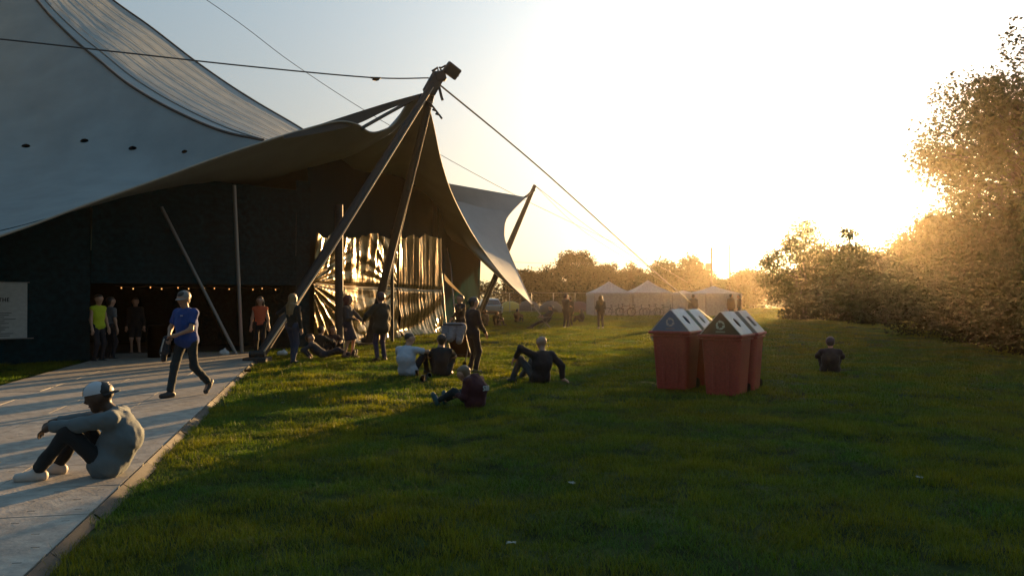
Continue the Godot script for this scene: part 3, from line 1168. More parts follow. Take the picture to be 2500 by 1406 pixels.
	tent_wall(t, "side_wall", c2, c3, 0.0, matt, -1.0, 0.05, 40, 6.5)
	tent_wall(t, "back_wall", c3, Vector2(-14, -65), 0.0, dark, 4.7, 0.05, 20)
	tent_wall(t, "back_wall", Vector2(-14, -65), Vector2(-33, -60), 0.0, dark, 4.7, 0.05, 20)
	tent_wall(t, "back_wall", Vector2(-33, -60), Vector2(-29, -26), 0.0, dark, 4.5, 0.05, 20)
	tent_wall(t, "back_wall", Vector2(-29, -26), c0, 0.0, dark, 1.6, 0.05, 20)
	g = Geo.new()
	g.box(Transform3D(Basis(), Vector3((da.x + db.x) / 2, 2.07, (da.y + db.y) / 2)).rotated_local(Vector3.UP, -atan2(db.y - da.y, db.x - da.x)), Vector3((db - da).length(), 0.07, 0.05))
	part(t, "doorway_rail", g, dark)
	# added closed box of dark cloth that keeps light out behind the doorway
	g = Geo.new()
	var inn := (c1 - c0).normalized()
	var deep := Vector2(inn.y, -inn.x) * -1.0
	if deep.y > 0: deep = -deep
	var la := da - inn * 1.5
	var lb := db + inn * 0.2
	var ra := la + deep * 13.0
	var rb := lb + deep * 13.0 - inn * 3.0
	for pr in [[la, ra], [ra, rb], [rb, lb]]:
		var a: Vector2 = pr[0]
		var b: Vector2 = pr[1]
		g.quad(Vector3(a.x, -0.05, a.y), Vector3(b.x, -0.05, b.y), Vector3(b.x, 2.9, b.y), Vector3(a.x, 2.9, a.y))
	g.quad(Vector3(la.x, 2.9, la.y), Vector3(ra.x, 2.9, ra.y), Vector3(rb.x, 2.9, rb.y), Vector3(lb.x, 2.9, lb.y))
	part(t, "added_dark_box", g, dark)
	g = Geo.new()
	g.quad(Vector3(la.x, 0.012, la.y), Vector3(lb.x, 0.012, lb.y), Vector3(rb.x, 0.012, rb.y), Vector3(ra.x, 0.012, ra.y))
	part(t, "floor_sheet", g, mat("floor_sheet", Color(0.035, 0.036, 0.034), 0.8, {"grain": [0.03, 0.5, 1.0, 0.6]}))
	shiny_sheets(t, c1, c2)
	# masts
	var mm := mat("mast", Color(0.04, 0.04, 0.038), 0.7, {"grain": [0.03, 0.7, 1.0, 0.7]})
	var head := spot(1060, 196, 27.0)
	var f1 := Vector3(-6.55, 0.05, -21.9)
	var f2 := Vector3(-4.85, 0.05, -28.6)
	for f in [f1, f2]:
		g = Geo.new()
		g.tube([f, f.lerp(head, 0.02), f.lerp(head, 0.5), f.lerp(head, 1.0)], [0.11, 0.13, 0.13, 0.10], 12)
		var leg := part(t, "mast_leg", g, mm)
		g = Geo.new()
		g.box(Transform3D(Basis(), f + Vector3(0, 0.0, 0)), Vector3(0.6, 0.14, 0.6), 0.02)
		g.tube([f + Vector3(-0.2, 0.16, 0), f + Vector3(0.2, 0.16, 0)], 0.09, 10)
		part(leg, "foot_plate", g, mm)
		g = Geo.new()
		var off := Vector3(0.17, 0.0, 0.05)
		g.tube([f + off + Vector3(0, 0.2, 0), f.lerp(head, 0.35) + off, f.lerp(head, 0.97) + off * 0.6], 0.022, 6)
		part(leg, "hauling_rope", g, mat("pale_rope", Color(0.42, 0.36, 0.27), 0.7))
	# mast head with shackles
	g = Geo.new()
	g.box(Transform3D(Basis.from_euler(Vector3(0, 0.3, -0.5)), head + Vector3(-0.03, -0.1, 0)), Vector3(0.42, 0.75, 0.3), 0.06)
	g.box(Transform3D(Basis.from_euler(Vector3(0, 0.2, 0.25)), head + Vector3(0.18, 0.14, 0)), Vector3(0.36, 0.34, 0.24), 0.05)
	g.tube([head + Vector3(-0.08, 0.3, 0), head + Vector3(0.1, 0.42, 0), head + Vector3(0.12, 0.28, 0)], 0.04, 6)
	g.tube([head + Vector3(0.15, -0.2, 0), head + Vector3(0.22, -0.5, 0), head + Vector3(0.26, -0.62, 0)], 0.05, 6)
	part(t, "mast_head", g, mat("mast_head", Color(0.03, 0.03, 0.03), 0.5))
	g = Geo.new()
	for k in 5:
		var a := head + Vector3(-0.35 + 0.1 * k, -0.55 - 0.13 * k, 0.1)
		g.tube([a, a + Vector3(0.12, -0.05, 0.05), a + Vector3(0.2, -0.16, 0)], 0.035, 6)
	part(t, "lacing", g, mat("mast_head", Color.BLACK))
	# second mast behind
	var head2 := spot(1306, 452, 59)
	var f3 := Vector3(-2.4, 0.02, -58.2)
	g = Geo.new()
	g.tube([f3, f3.lerp(head2, 0.5), head2], [0.2, 0.22, 0.13], 10)
	part(t, "mast_leg", g, mm)
	g = Geo.new()
	g.tube([head2, tip_b.lerp(head2, 0.5) + Vector3(0, -0.1, 0), tip_b], 0.07, 6)
	g.tube([head2 + Vector3(0, -0.35, 0), tip_b + Vector3(-0.2, -0.05, 0)], 0.05, 6)
	part(t, "lacing", g, drope)
	# ropes and cables
	var cable := mat("cable", Color(0.05, 0.05, 0.05), 0.5)
	var cables := [
		[spot(-400, 55, 21), spot(0, 94, 22.2), spot(300, 127, 23.5), spot(600, 160, 25), spot(905, 188, 26.4), spot(1046, 189, 27)],
		[spot(1072, 205, 27), spot(1330, 420, 36), spot(1600, 664, 47), foot(1748, 789)],
		[king, spot(505, 0, 52), spot(720, 158, 55), spot(950, 305, 60), spot(1250, 472, 70), spot(1560, 622, 85), spot(1680, 690, 95)],
		[head2, spot(1440, 556, 61), spot(1610, 672, 66), foot(1720, 775)],
		[head2, spot(1420, 560, 64), spot(1560, 650, 72), spot(1650, 705, 78)],
	]
	var rad := [0.022, 0.03, 0.02, 0.018, 0.014]
	for i in cables.size():
		g = Geo.new()
		g.tube(curve(cables[i], 40), rad[i], 6)
		part(t, "guy_cable", g, cable)
	g = Geo.new()
	var sh := spot(916, 190, 26.4)
	g.ball(sh + Vector3(0, -0.03, 0), Vector3(0.12, 0.055, 0.05), 8)
	g.tube([sh + Vector3(-0.16, 0.02, 0), sh + Vector3(0.16, 0.01, 0)], 0.03, 6)
	part(t, "cable_shackle", g, cable)
	# strap from the shared corner to its ground anchor
	g = Geo.new()
	g.tube([anchor, anchor + Vector3(0.35, -0.42, 0.5), anchor + Vector3(0.95, -1.26, 1.2)], 0.035, 6)
	g.ball(anchor + Vector3(0.02, -0.02, 0), Vector3(0.1, 0.1, 0.08), 8)
	part(t, "anchor_strap", g, rope)
	# porch props
	var steel := mat("galvanised", Color(0.22, 0.22, 0.21), 0.45, {"metal": 0.3})
	var top1 := spot(570, 452, 24.6)
	var bot1 := foot(590, 866)
	var base2 := foot(578, 868)
	var top2 := spot(392, 505, 23.9)
	for pr in [[bot1, top1, 0.05], [base2, top2, 0.045]]:
		g = Geo.new()
		g.tube([pr[0], pr[1]], pr[2], 10)
		var o := part(t, "prop_pole", g, steel)
		g = Geo.new()
		g.box(Transform3D(Basis(), pr[0] + Vector3(0, 0.03, 0)), Vector3(0.3, 0.06, 0.3), 0.01)
		part(o, "foot_plate", g, steel)
	var sp1 := foot(828, 856)
	g = Geo.new()
	g.tube([sp1, spot(826, 500, -sp1.z)], 0.13, 12)
	part(t, "prop_pole", g, mm)
	var sp2 := foot(957, 836)
	g = Geo.new()
	g.tube([sp2, spot(957, 560, -sp2.z)], 0.06, 10)
	part(t, "prop_pole", g, mm)
	g = Geo.new()
	g.tube([spot(1087, 588, 42.5), spot(1100, 650, 39.5), foot(1114, 820)], 0.022, 8)
	part(t, "prop_pole", g, steel)
	g = Geo.new()
	g.tube([spot(1078, 668, 33.5), foot(1092, 830)], 0.02, 8)
	part(t, "prop_pole", g, steel)
	g = Geo.new()
	g.tube([spot(1206, 682, 46.6), spot(1180, 740, 46.6), foot(1164, 797)], 0.03, 8)
	part(t, "prop_pole", g, steel)
	g = Geo.new()
	var w1 := line_px([[1084, 668, 33.4], [1100, 688, 33.0], [1128, 718, 32.0]])
	var w2 := line_px([[1086, 684, 33.3], [1102, 700, 32.95], [1130, 722, 32.0]])
	g.sheet([curve(w2, 10), curve(w1, 10)])
	part(t, "loose_flap", g, mat("flap", Color(0.5, 0.48, 0.44), 0.6, {"back": Color(0.5, 0.45, 0.35)}))

# dark plastic with sunlight gold in its colour, hung in folds and lashed across the middle
func shiny_sheets(t: Node, c1: Vector2, c2: Vector2) -> void:
	var m := mat("sun_tinted_polythene", Color(0.30, 0.195, 0.08), 0.22, {"metal": 0.8})  # golden sun reflection put into the metal tint
	var dirn := (c2 - c1).normalized()
	var nrm := Vector3(-dirn.y, 0, dirn.x)
	var len := (c2 - c1).length()
	var nz := FastNoiseLite.new()
	nz.seed = 21
	nz.frequency = 1.0
	var spans := [[0.0, 0.585], [0.60, 1.02]]
	for k in 2:
		var s0: float = spans[k][0]
		var s1: float = spans[k][1]
		var cols := 150 if k == 0 else 120
		var rows := []
		for j in 96:
			var row := []
			var fy := j / 95.0
			for i in cols:
				var f := lerpf(s0, s1, float(i) / (cols - 1))
				var s := f * len
				var p := c1.lerp(c2, f)
				var top := lerpf(3.75, 4.45, f)  # top edge ends with the lit part; shaded sheeting above is dark wall
				var y := lerpf(0.0, top, fy)
				var lash := lerpf(2.1, 1.95, f)
				var above := clampf((y - lash) / (top - lash), 0.0, 1.0)
				var below := clampf((lash - y) / lash, 0.0, 1.0)
				var off := 0.0
				var run := nz.get_noise_1d(s * 0.9 + k * 50.0) * 2.6
				if k == 0:
					# gathered to a knot at each end of the lashing: pleats fan out from there
					var far := 0.585 * len - s
					var fan0 := atan2(y - lash, s + 0.35)
					var fan1 := atan2(y - lash, far + 0.35)
					off += sin(fan0 * 24.0 + nz.get_noise_1d(fan0 * 4.0) * 3.0) * 0.06 * exp(-s * 0.45) * minf(1.0, s * 0.8 + 0.3)
					off += sin(fan1 * 20.0 + 1.3 + nz.get_noise_1d(fan1 * 4.0 + 40.0) * 3.0) * 0.05 * exp(-far * 0.5) * minf(1.0, far * 0.8 + 0.3)
					off += sin(s * 11.0 + run - above * 2.2 * (s * 0.35)) * 0.045 * above
					off += (sin(y * 6.5 + sin(s * 0.9 + 0.5) * 1.5) * 0.06 + 0.12 * sin(below * PI)) * below * smoothstep(0.9, 2.4, s)
				else:
					var sw := 1.02 * len - s
					off += sin(s * 10.0 + run) * 0.055 * (0.3 + 0.7 * above)
					off += sin(s * 21.0 + run * 2.0 + 1.0) * 0.016
					off += sin((below * 2.0 + exp(-sw * 0.45) * 1.3) * 6.0) * 0.07 * below
					off += 0.18 * below * below * (0.55 + 0.45 * sin(s * 1.4))
				off += nz.get_noise_2d(s * 1.4, y * 0.5) * 0.02
				off *= 0.75 + 0.9 * absf(nz.get_noise_2d(s * 0.55 + 70.0, y * 0.25))
				off += sin(s * 3.1 + 0.3 * y) * 0.05 * (0.4 + 0.6 * above)
				off -= 0.05 * exp(-pow((y - lash) / 0.09, 2.0))
				var droop := 0.0
				if fy < 0.02: droop = 0.12
				var sag := (0.16 * absf(sin(f * 17.0 + sin(f * 9.0))) + 0.1 * nz.get_noise_1d(f * 23.0)) * above
				if below > 0.85: droop += 0.3 * (below - 0.85) / 0.15 * (0.5 + nz.get_noise_1d(s * 1.3 + 7.0))
				row.append(Vector3(p.x, maxf(y - sag, 0.03), p.y) + nrm * (off + droop + 0.16))
			rows.append(row)
		var g := Geo.new()
		g.sheet(rows)
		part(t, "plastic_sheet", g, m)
		g = Geo.new()
		var pts := []
		for i in 24:
			var f := lerpf(s0, s1, i / 23.0)
			var p := c1.lerp(c2, f)
			pts.append(Vector3(p.x, lerpf(2.1, 1.95, f) - 0.05 * sin(i / 23.0 * PI), p.y) + nrm * 0.2)
		g.tube(pts, 0.022, 6)
		part(t, "lashing_rope", g, mat("pale_rope", Color(0.42, 0.36, 0.27), 0.7))

# ---------------------------------------------------------------- trees
func leaves(g: Geo, r: RandomNumberGenerator, clumps: Array, per: int, leaf: float, spread: float) -> void:
	for c in clumps:
		var ctr: Vector3 = c[0]
		var rad: float = c[1] * spread
		var cnt := int(per * c[2])
		for i in cnt:
			var q := Vector3(r.randfn(), r.randfn() * 0.8, r.randfn()) * rad * 0.55
			if q.length() > rad: q *= rad / q.length()
			var p := ctr + q
			var u := Vector3(r.randf_range(-1, 1), r.randf_range(-0.7, 0.5), r.randf_range(-1, 1)).normalized()
			var w := u.cross(Vector3(r.randf_range(-1, 1), r.randf_range(-1, 1), r.randf_range(-1, 1))).normalized()
			var s := leaf * r.randf_range(0.6, 1.3)
			var m := u.cross(w)
			if m.dot(q + Vector3(0, 0.3, 0)) < 0: m = -m
			var k := g.v.size()
			var mid := p + u * s * 0.5
			g.v.append(p); g.v.append(mid + w * s * 0.32 + m * s * 0.08); g.v.append(p + u * s); g.v.append(mid - w * s * 0.32 + m * s * 0.08)
			var tone := r.randf_range(0.7, 1.3)
			var col := Color(tone * r.randf_range(0.85, 1.2), tone, tone * 0.9)
			for z in 4:
				g.n.append(m); g.c.append(col)
			g.ix.append_array(PackedInt32Array([k, k + 1, k + 2, k, k + 2, k + 3]))

func tree_at(called: String, label: String, category: String, at: Vector3, o: Dictionary, group := "") -> Node3D:
	var t := thing(called, label, category, at, 0.0, group)
	grow(t, o)
	return t

func grow(t: Node3D, o: Dictionary) -> void:
	var r := RandomNumberGenerator.new()
	r.seed = o.seed
	var ctr: Vector3 = o.ctr
	var rad: Vector3 = o.rad
	var clumps := []
	var n: int = o.clumps
	for i in n:
		var p := Vector3.ZERO
		for tries in 20:
			p = Vector3(r.randf_range(-1, 1), r.randf_range(-1, 1), r.randf_range(-1, 1))
			if p.length() < 1.0 and p.length() > 0.5: break
		var lump := 1.0 + 0.10 * sin(p.x * 5.0 + o.seed) + 0.10 * sin(p.z * 4.0 + p.y * 5.0 + o.seed * 0.7)
		clumps.append([ctr + p * rad * 0.92 * lump, o.clump * r.randf_range(0.6, 1.3), r.randf_range(0.5, 1.3)])
	var bark := mat("bark", Color(0.06, 0.045, 0.032), 0.9, {"grain": [0.04, 0.5, 1.0, 2.0]})
	var trunk := Geo.new()
	var tr: float = o.get("trunk", 0.2)
	var crook := Vector3(r.randf_range(-0.3, 0.3), 0, r.randf_range(-0.3, 0.3))
	var fork := Vector3(ctr.x * 0.5, ctr.y * 0.55, ctr.z * 0.5) + crook
	trunk.tube([Vector3(0, -0.15, 0), Vector3(0, 0.3, 0), fork * 0.5 + crook * 0.4, fork, ctr + Vector3(0, rad.y * 0.4, 0)], [tr * 1.6, tr * 1.1, tr, tr * 0.8, tr * 0.25], 9)
	for i in mini(n, o.get("limbs", 14)):
		var e: Vector3 = clumps[i][0]
		var a := fork.lerp(ctr, r.randf_range(0.0, 0.7))
		trunk.tube([a, a.lerp(e, 0.5) + Vector3(0, r.randf_range(-0.2, 0.5), 0), e], [tr * 0.4, tr * 0.22, tr * 0.06], 6)
	part(t, "trunk", trunk, bark)
	var g := Geo.new()
	leaves(g, r, clumps, o.per, o.leaf, 1.0)
	part(t, "crown", g, mat("leaf_" + o.get("kind", "a"), {"a": Color(0.045, 0.052, 0.018), "b": Color(0.040, 0.050, 0.020), "c": Color(0.055, 0.052, 0.020)}[o.get("kind", "a")], 0.95, {"vc": true, "back": Color(0.06, 0.055, 0.02), "spec": 0.05}))

func make_trees() -> void:
	# the tall broadleaf tree that leans into the picture on the right
	tree_at("broadleaf_tree", "tall broadleaf tree with loose leafy boughs beside the field", "tree", Vector3(20.0, 0, -31.5), {"seed": 3, "ctr": Vector3(0, 6.9, 0), "rad": Vector3(4.8, 4.5, 4.8), "clumps": 130, "clump": 0.95, "per": 330, "leaf": 0.16, "trunk": 0.3, "limbs": 130, "kind": "a"})
	# the row on the right through which the sun comes
	var row := [
		[20.4, -59.5, 3.0, 3.0, 7.2], [22.6, -57.0, 2.6, 2.5, 6.4], [23.4, -55.5, 2.8, 2.3, 4.9], [21.5, -49.0, 2.3, 2.4, 4.9],
		[22.4, -45.0, 2.6, 2.6, 5.8], [21.0, -40.0, 2.5, 3.0, 6.4], [17.0, -30.0, 2.0, 2.4, 4.6], [17.8, -34.8, 2.3, 2.7, 5.6], [15.6, -25.0, 2.1, 2.3, 4.6], [15.0, -20.5, 2.2, 2.3, 4.6], [26.8, -52.0, 3.0, 3.0, 7.0], [27.0, -44.0, 3.0, 3.2, 7.5], [21.4, -61.5, 2.6, 2.4, 4.2]]
	var names := ["rounded hedgerow tree at the end of the sunlit tree row", "low hedgerow tree right under the sun", "broad dark hedgerow bush behind the recycling bins", "bushy hedgerow tree behind the hunched seated person", "dense hedgerow tree with the sun at its shoulder", "taller hedgerow tree between the sun and the leafy tree", "leafy bush under the tall broadleaf tree", "dense hedgerow tree in front of the broadleaf tree", "low thick bush beside the near grass", "thick bush growing beside the open lawn", "tall backlit tree rising behind the hedgerow", "tall tree behind the broadleaf tree in the hedgerow", "low round bush filling the foot of the last hedgerow tree"]
	for i in row.size():
		var q: Array = row[i]
		tree_at("hedgerow_tree", names[i], "tree", Vector3(q[0], -0.05, q[1]), {"seed": 40 + i, "ctr": Vector3(0, q[4] * 0.45, 0), "rad": Vector3(q[2], q[4] * 0.5, q[3] * 0.9), "clumps": 80, "clump": 0.8, "per": 250 if q[1] < -42.0 else 620, "leaf": 0.2 if q[1] < -42.0 else 0.115, "trunk": 0.15, "limbs": 20, "kind": ["a", "b", "c"][i % 3]}, "hedgerow trees along the right side")
	# far trees behind the tents
	var far := [
		[1285, 655, 120, 3.2, "thin wispy bush beyond the fence, next to the marquee corner"],
		[1330, 672, 125, 3.0, "low rounded bush between the wispy bush and the tall tree"],
		[1395, 596, 130, 4.0, "tallest domed tree on the far side of the field"],
		[1440, 640, 128, 3.4, "broad tree leaning against the tall domed tree"],
		[1490, 642, 135, 3.0, "rounded tree behind the first white gazebo"],
		[1550, 645, 138, 2.8, "small pointed tree behind the gap of the white gazebos"],
		[1590, 668, 132, 2.6, "low bush behind the second white gazebo"],
		[1655, 622, 118, 4.4, "wide dome of dark foliage right of the white gazebos"],
		[1700, 650, 120, 3.2, "shoulder of foliage beside the wide dome"],
		[1745, 680, 124, 3.0, "low hedge tree at the foot of the utility pole with the box"],
		[1790, 682, 122, 3.2, "low hedge tree at the foot of the bare utility pole"],
		[1835, 655, 110, 3.0, "feathery bush before the sunlit tree row"],
	]
	for i in far.size():
		var q: Array = far[i]
		var p := spot(q[0], q[1], q[2])
		var hh: float = p.y
		tree_at("field_tree", q[4], "tree", Vector3(p.x, -0.1, p.z), {"seed": 80 + i, "ctr": Vector3(0, hh * 0.54, 0), "rad": Vector3(q[3], hh * 0.44, q[3]), "clumps": 70, "clump": 1.0, "per": 170, "leaf": 0.36, "trunk": 0.22, "limbs": 16, "kind": ["b", "a", "c"][i % 3]}, "trees along the far side of the field")
	# continuous low hedge in front of them
	var hedge := Geo.new()
	var r := RandomNumberGenerator.new()
	r.seed = 400
	var clumps := []
	for i in 260:
		var x := r.randf_range(-14, 52)
		clumps.append([Vector3(x, r.randf_range(0.3, 3.2), -118 + r.randf_range(-2, 2) + absf(x - 10) * 0.1), 1.0, 1.0])
	leaves(hedge, r, clumps, 70, 0.38, 1.3)
	var o := setting("hedge", hedge, mat("leaf_b", Color.BLACK), "stuff")
	tag(o, "long low hedge running along the far side of the field", "hedge")

# ---------------------------------------------------------------- recycling bins
func make_bins() -> void:
	var red := mat("bin_red", Color(0.40, 0.045, 0.04), 0.5, {"grain": [0.03, 0.75, 1.0, 1.2], "world": false})
	var white := mat("hat_white", Color(0.66, 0.66, 0.65), 0.55, {"grain": [0.02, 0.8, 1.0, 1.0], "world": false})
	var blk := mat("rubber", Color(0.015, 0.015, 0.015), 0.8)
	var hole := red
	var faces := [Color(0.12, 0.17, 0.26), Color(0.30, 0.36, 0.26), Color(0.11, 0.06, 0.035), Color(0.28, 0.27, 0.24)]
	var labels := ["red wheelie bin with blue gabled recycling lid, white slope with round hole", "red wheelie bin with pale green gabled lid behind the blue one", "red wheelie bin with brown gabled recycling lid and white arrows", "red wheelie bin with grey gabled lid and square opening behind the brown one"]
	var turn := -0.50
	var axis := Vector3(sin(-turn), 0, -cos(-turn))          # away from the camera
	var side := Vector3(cos(-turn), 0, sin(-turn))
	var first := foot(1652, 955)
	var spots := [first, first + axis * 0.90 + side * 0.02, first + side * 0.95 - axis * 0.22, first + side * 0.98 + axis * 0.68]
	for b in 4:
		var at: Vector3 = spots[b]
		at.y = ground_y(at.x, at.z)
		var t := thing("wheelie_bin", labels[b], "bin", at, turn + [0.0, 0.03, -0.03, 0.04][b], "recycling bins on the grass")
		var w := 0.345
		var dp := 0.385
		var h := 1.06
		# tapering body as a loft of rounded rectangles
		var g := Geo.new()
		var rows := []
		for lv in [[0.04, 0.80], [0.06, 0.83], [0.55, 0.92], [0.98, 1.0], [1.0, 1.0]]:
			var row := []
			for k in 33:
				var a: float = TAU * k / 32.0
				var cx := signf(cos(a)) * pow(absf(cos(a)), 0.28)
				var cz := signf(sin(a)) * pow(absf(sin(a)), 0.28)
				row.append(Vector3(cx * w * lv[1], lv[0] * h * 0.985, cz * dp * lv[1]))
			rows.append(row)
		g.sheet(rows)
		part(t, "body", g, red)
		g = Geo.new()
		g.box(Transform3D(Basis(), Vector3(0, h - 0.025, 0)), Vector3(w * 2 + 0.07, 0.05, dp * 2 + 0.07), 0.012)
		g.box(Transform3D(Basis(), Vector3(0, h - 0.085, 0)), Vector3(w * 2 + 0.03, 0.025, dp * 2 + 0.03), 0.008)
		part(t, "rim", g, red)
		g = Geo.new()
		for sg in [-1.0, 1.0]: g.box(Transform3D(Basis(), Vector3(sg * 0.12, h * 0.5, dp * 0.925)), Vector3(0.03, h * 0.72, 0.02), 0.006)
		part(t, "rib", g, red)
		for sg in [-1.0, 1.0]:
			g = Geo.new()
			g.lathe([Vector2(0.0, -0.025), Vector2(0.09, -0.025), Vector2(0.1, -0.01), Vector2(0.1, 0.01), Vector2(0.09, 0.025), Vector2(0.0, 0.025)], 16, Transform3D(Basis(Vector3(0, 0, 1), PI / 2), Vector3(sg * 0.27, 0.1, -dp + 0.03)))
			part(t, "wheel", g, blk)
		g = Geo.new()
		g.tube([Vector3(-0.2, h - 0.08, -dp - 0.03), Vector3(-0.2, h - 0.06, -dp - 0.09), Vector3(0.2, h - 0.06, -dp - 0.09), Vector3(0.2, h - 0.08, -dp - 0.03)], 0.015, 7)
		part(t, "handle", g, red)
		if b == 0:
			g = Geo.new()
			g.box(Transform3D(Basis(Vector3(0, 0, 1), 0.4), Vector3(-w - 0.02, h - 0.13, dp * 0.6)), Vector3(0.02, 0.1, 0.12), 0.006)
			part(t, "hinge_tag", g, mat("paper", Color(0.6, 0.6, 0.58), 0.8))
		# gabled lid: two gables, two slopes with an opening
		var hat := Node3D.new()
		hat.name = "lid"
		t.add_child(hat)
		hat.position = Vector3(0, h, 0)
		var hw := 0.335
		var hh := 0.37
		var hd := 0.36
		for sg in [1.0, -1.0]:
			g = Geo.new()
			g.prism(PackedVector2Array([Vector2(-hw, 0), Vector2(hw, 0), Vector2(0.012, hh), Vector2(-0.012, hh)]), -0.006, 0.006, Transform3D(Basis(), Vector3(0, 0, sg * (hd - 0.012))))
			part(hat, "gable", g, mat("gable%d" % b, faces[b], 0.6))
		for sg in [-1.0, 1.0]:
			g = Geo.new()
			var along := Vector3(-sg * hw, hh, 0).normalized()
			var sl := Vector2(hw, hh).length()
			var nrm := Vector3(sg * hh, hw, 0).normalized()
			var base := Vector3(sg * (hw + 0.012), 0.004, 0)
			var segs := 20
			var ring := []
			var outer := []
			for k in segs:
				var a := TAU * (k + 0.5) / segs
				var rr := 0.1
				var u := cos(a) * rr * 1.0
				var v2 := sin(a) * rr
				if b == 3:
					u = signf(cos(a)) * minf(absf(cos(a)) * 1.42, 1.0) * 0.13
					v2 = signf(sin(a)) * minf(absf(sin(a)) * 1.42, 1.0) * 0.11
				ring.append(base + along * (sl * 0.5 + v2) + Vector3(0, 0, u) + nrm * 0.006)
				var m := maxf(absf(cos(a)), absf(sin(a)))
				outer.append(base + along * (sl * (0.5 + 0.5 * sin(a) / m)) + Vector3(0, 0, hd * cos(a) / m) + nrm * 0.006)
			for k in segs:
				var q := (k + 1) % segs
				if sg > 0: g.quad(ring[k], outer[k], outer[q], ring[q])
				else: g.quad(ring[q], outer[q], outer[k], ring[k])
				var dn := -nrm * 0.012
				g.quad(ring[k], ring[q], ring[q] + dn, ring[k] + dn)
				g.quad(outer[k], outer[q], outer[q] + dn, outer[k] + dn)
			# the four corners the circle fan leaves open
			for cs in [[1, 1], [1, -1], [-1, 1], [-1, -1]]:
				var cr: Vector3 = base + along * (sl * (0.5 + 0.5 * cs[1])) + Vector3(0, 0, hd * cs[0]) + nrm * 0.006
				var near := []
				for k in segs:
					if (outer[k] - cr).length() < sl * 0.16: near.append(outer[k])
				if near.size() >= 2: g.tri(cr, near[0], near[1])
			part(hat, "slope", g, white if b != 3 else mat("hat_grey", Color(0.42, 0.41, 0.38), 0.6))
		g = Geo.new()
		g.box(Transform3D(Basis(), Vector3(0, 0.006, 0)), Vector3(hw * 1.9, 0.01, hd * 1.95))
		part(hat, "floor", g, hole)
		if b == 0 or b == 2:
			g = Geo.new()
			var cm := Vector3(0, hh * 0.42, hd + 0.0)
			for k in 3:                                   # three chasing arrows
				var a0 := TAU * k / 3.0 + 0.25
				var pts := []
				for q in 8: pts.append(a0 + q / 7.0 * 1.35)
				for q in 7:
					var p0 := Vector3(cos(pts[q]), sin(pts[q]), 0)
					var p1 := Vector3(cos(pts[q + 1]), sin(pts[q + 1]), 0)
					g.quad(cm + p0 * 0.045, cm + p0 * 0.075, cm + p1 * 0.075, cm + p1 * 0.045)
				var e := Vector3(cos(pts[7]), sin(pts[7]), 0)
				var tn := Vector3(-sin(pts[7]), cos(pts[7]), 0)
				g.tri(cm + e * 0.03, cm + e * 0.09, cm + e * 0.06 + tn * 0.045)
			part(hat, "recycling_arrows", g, mat("print_white%d" % b, Color(0.42, 0.43, 0.42), 0.7))
			g = Geo.new()
			g.box(Transform3D(Basis(), Vector3(0, hh * 0.12, hd - 0.002)), Vector3(0.16, 0.022, 0.004))
			part(hat, "printed_line", g, mat("print_dim", Color(0.25, 0.24, 0.22), 0.7))

# ---------------------------------------------------------------- gazebos, bicycles, fence, car, poles behind
func gazebo(label: String, at: Vector3, turn: float, w: float, eave: float, peak: float, walled := true) -> void:
	var t := thing("gazebo", label, "tent", at, turn, "white tents across the field")
	var cloth := mat("gazebo_cloth", Color(0.50, 0.49, 0.50), 0.7, {"back": Color(0.35, 0.31, 0.26), "grain": [0.02, 0.75, 1.0, 0.4]})
	var frame := mat("galvanised", Color.BLACK)
	var hw := w * 0.5
	for s in 4:
		var b := Basis(Vector3.UP, s * PI / 2)
		var g := Geo.new()
		var rows := []
		for i in 9:
			var f := i / 8.0
			var row := []
			for j in 9:
				var q := (j / 4.0 - 1.0) * (1.0 - f)
				var y := eave + (peak - eave) * (0.62 * f + 0.38 * f * f)
				y -= 0.10 * (1.0 - absf(j / 4.0 - 1.0)) * (1.0 - f) * f * 3.0
				row.append(b * Vector3(q * hw, y, (1.0 - f) * hw))
			rows.append(row)
		g.sheet(rows, true)
		part(t, "roof_slope", g, cloth)
		g = Geo.new()
		var v1 := []
		var v2 := []
		for j in 13:
			var q := j / 6.0 - 1.0
			v1.append(b * Vector3(q * hw, eave, hw + 0.01))
			v2.append(b * Vector3(q * hw, eave - 0.24 + 0.03 * sin(j * 2.1), hw + 0.03))
		g.sheet([v2, v1])
		part(t, "valance", g, cloth)
		if walled:
			g = Geo.new()
			rows = []
			for i in 6:
				var row := []
				for j in 25:
					var q := j / 12.0 - 1.0
					row.append(b * Vector3(q * (hw - 0.04), 0.02 + i / 5.0 * (eave - 0.05), hw - 0.05 + 0.035 * sin(j * 1.9 + s)))
				rows.append(row)
			g.sheet(rows)
			part(t, "side_wall", g, cloth)
		g = Geo.new()
		g.tube([b * Vector3(hw - 0.02, 0, hw - 0.02), b * Vector3(hw - 0.02, eave, hw - 0.02)], 0.03, 6)
		part(t, "leg", g, frame)

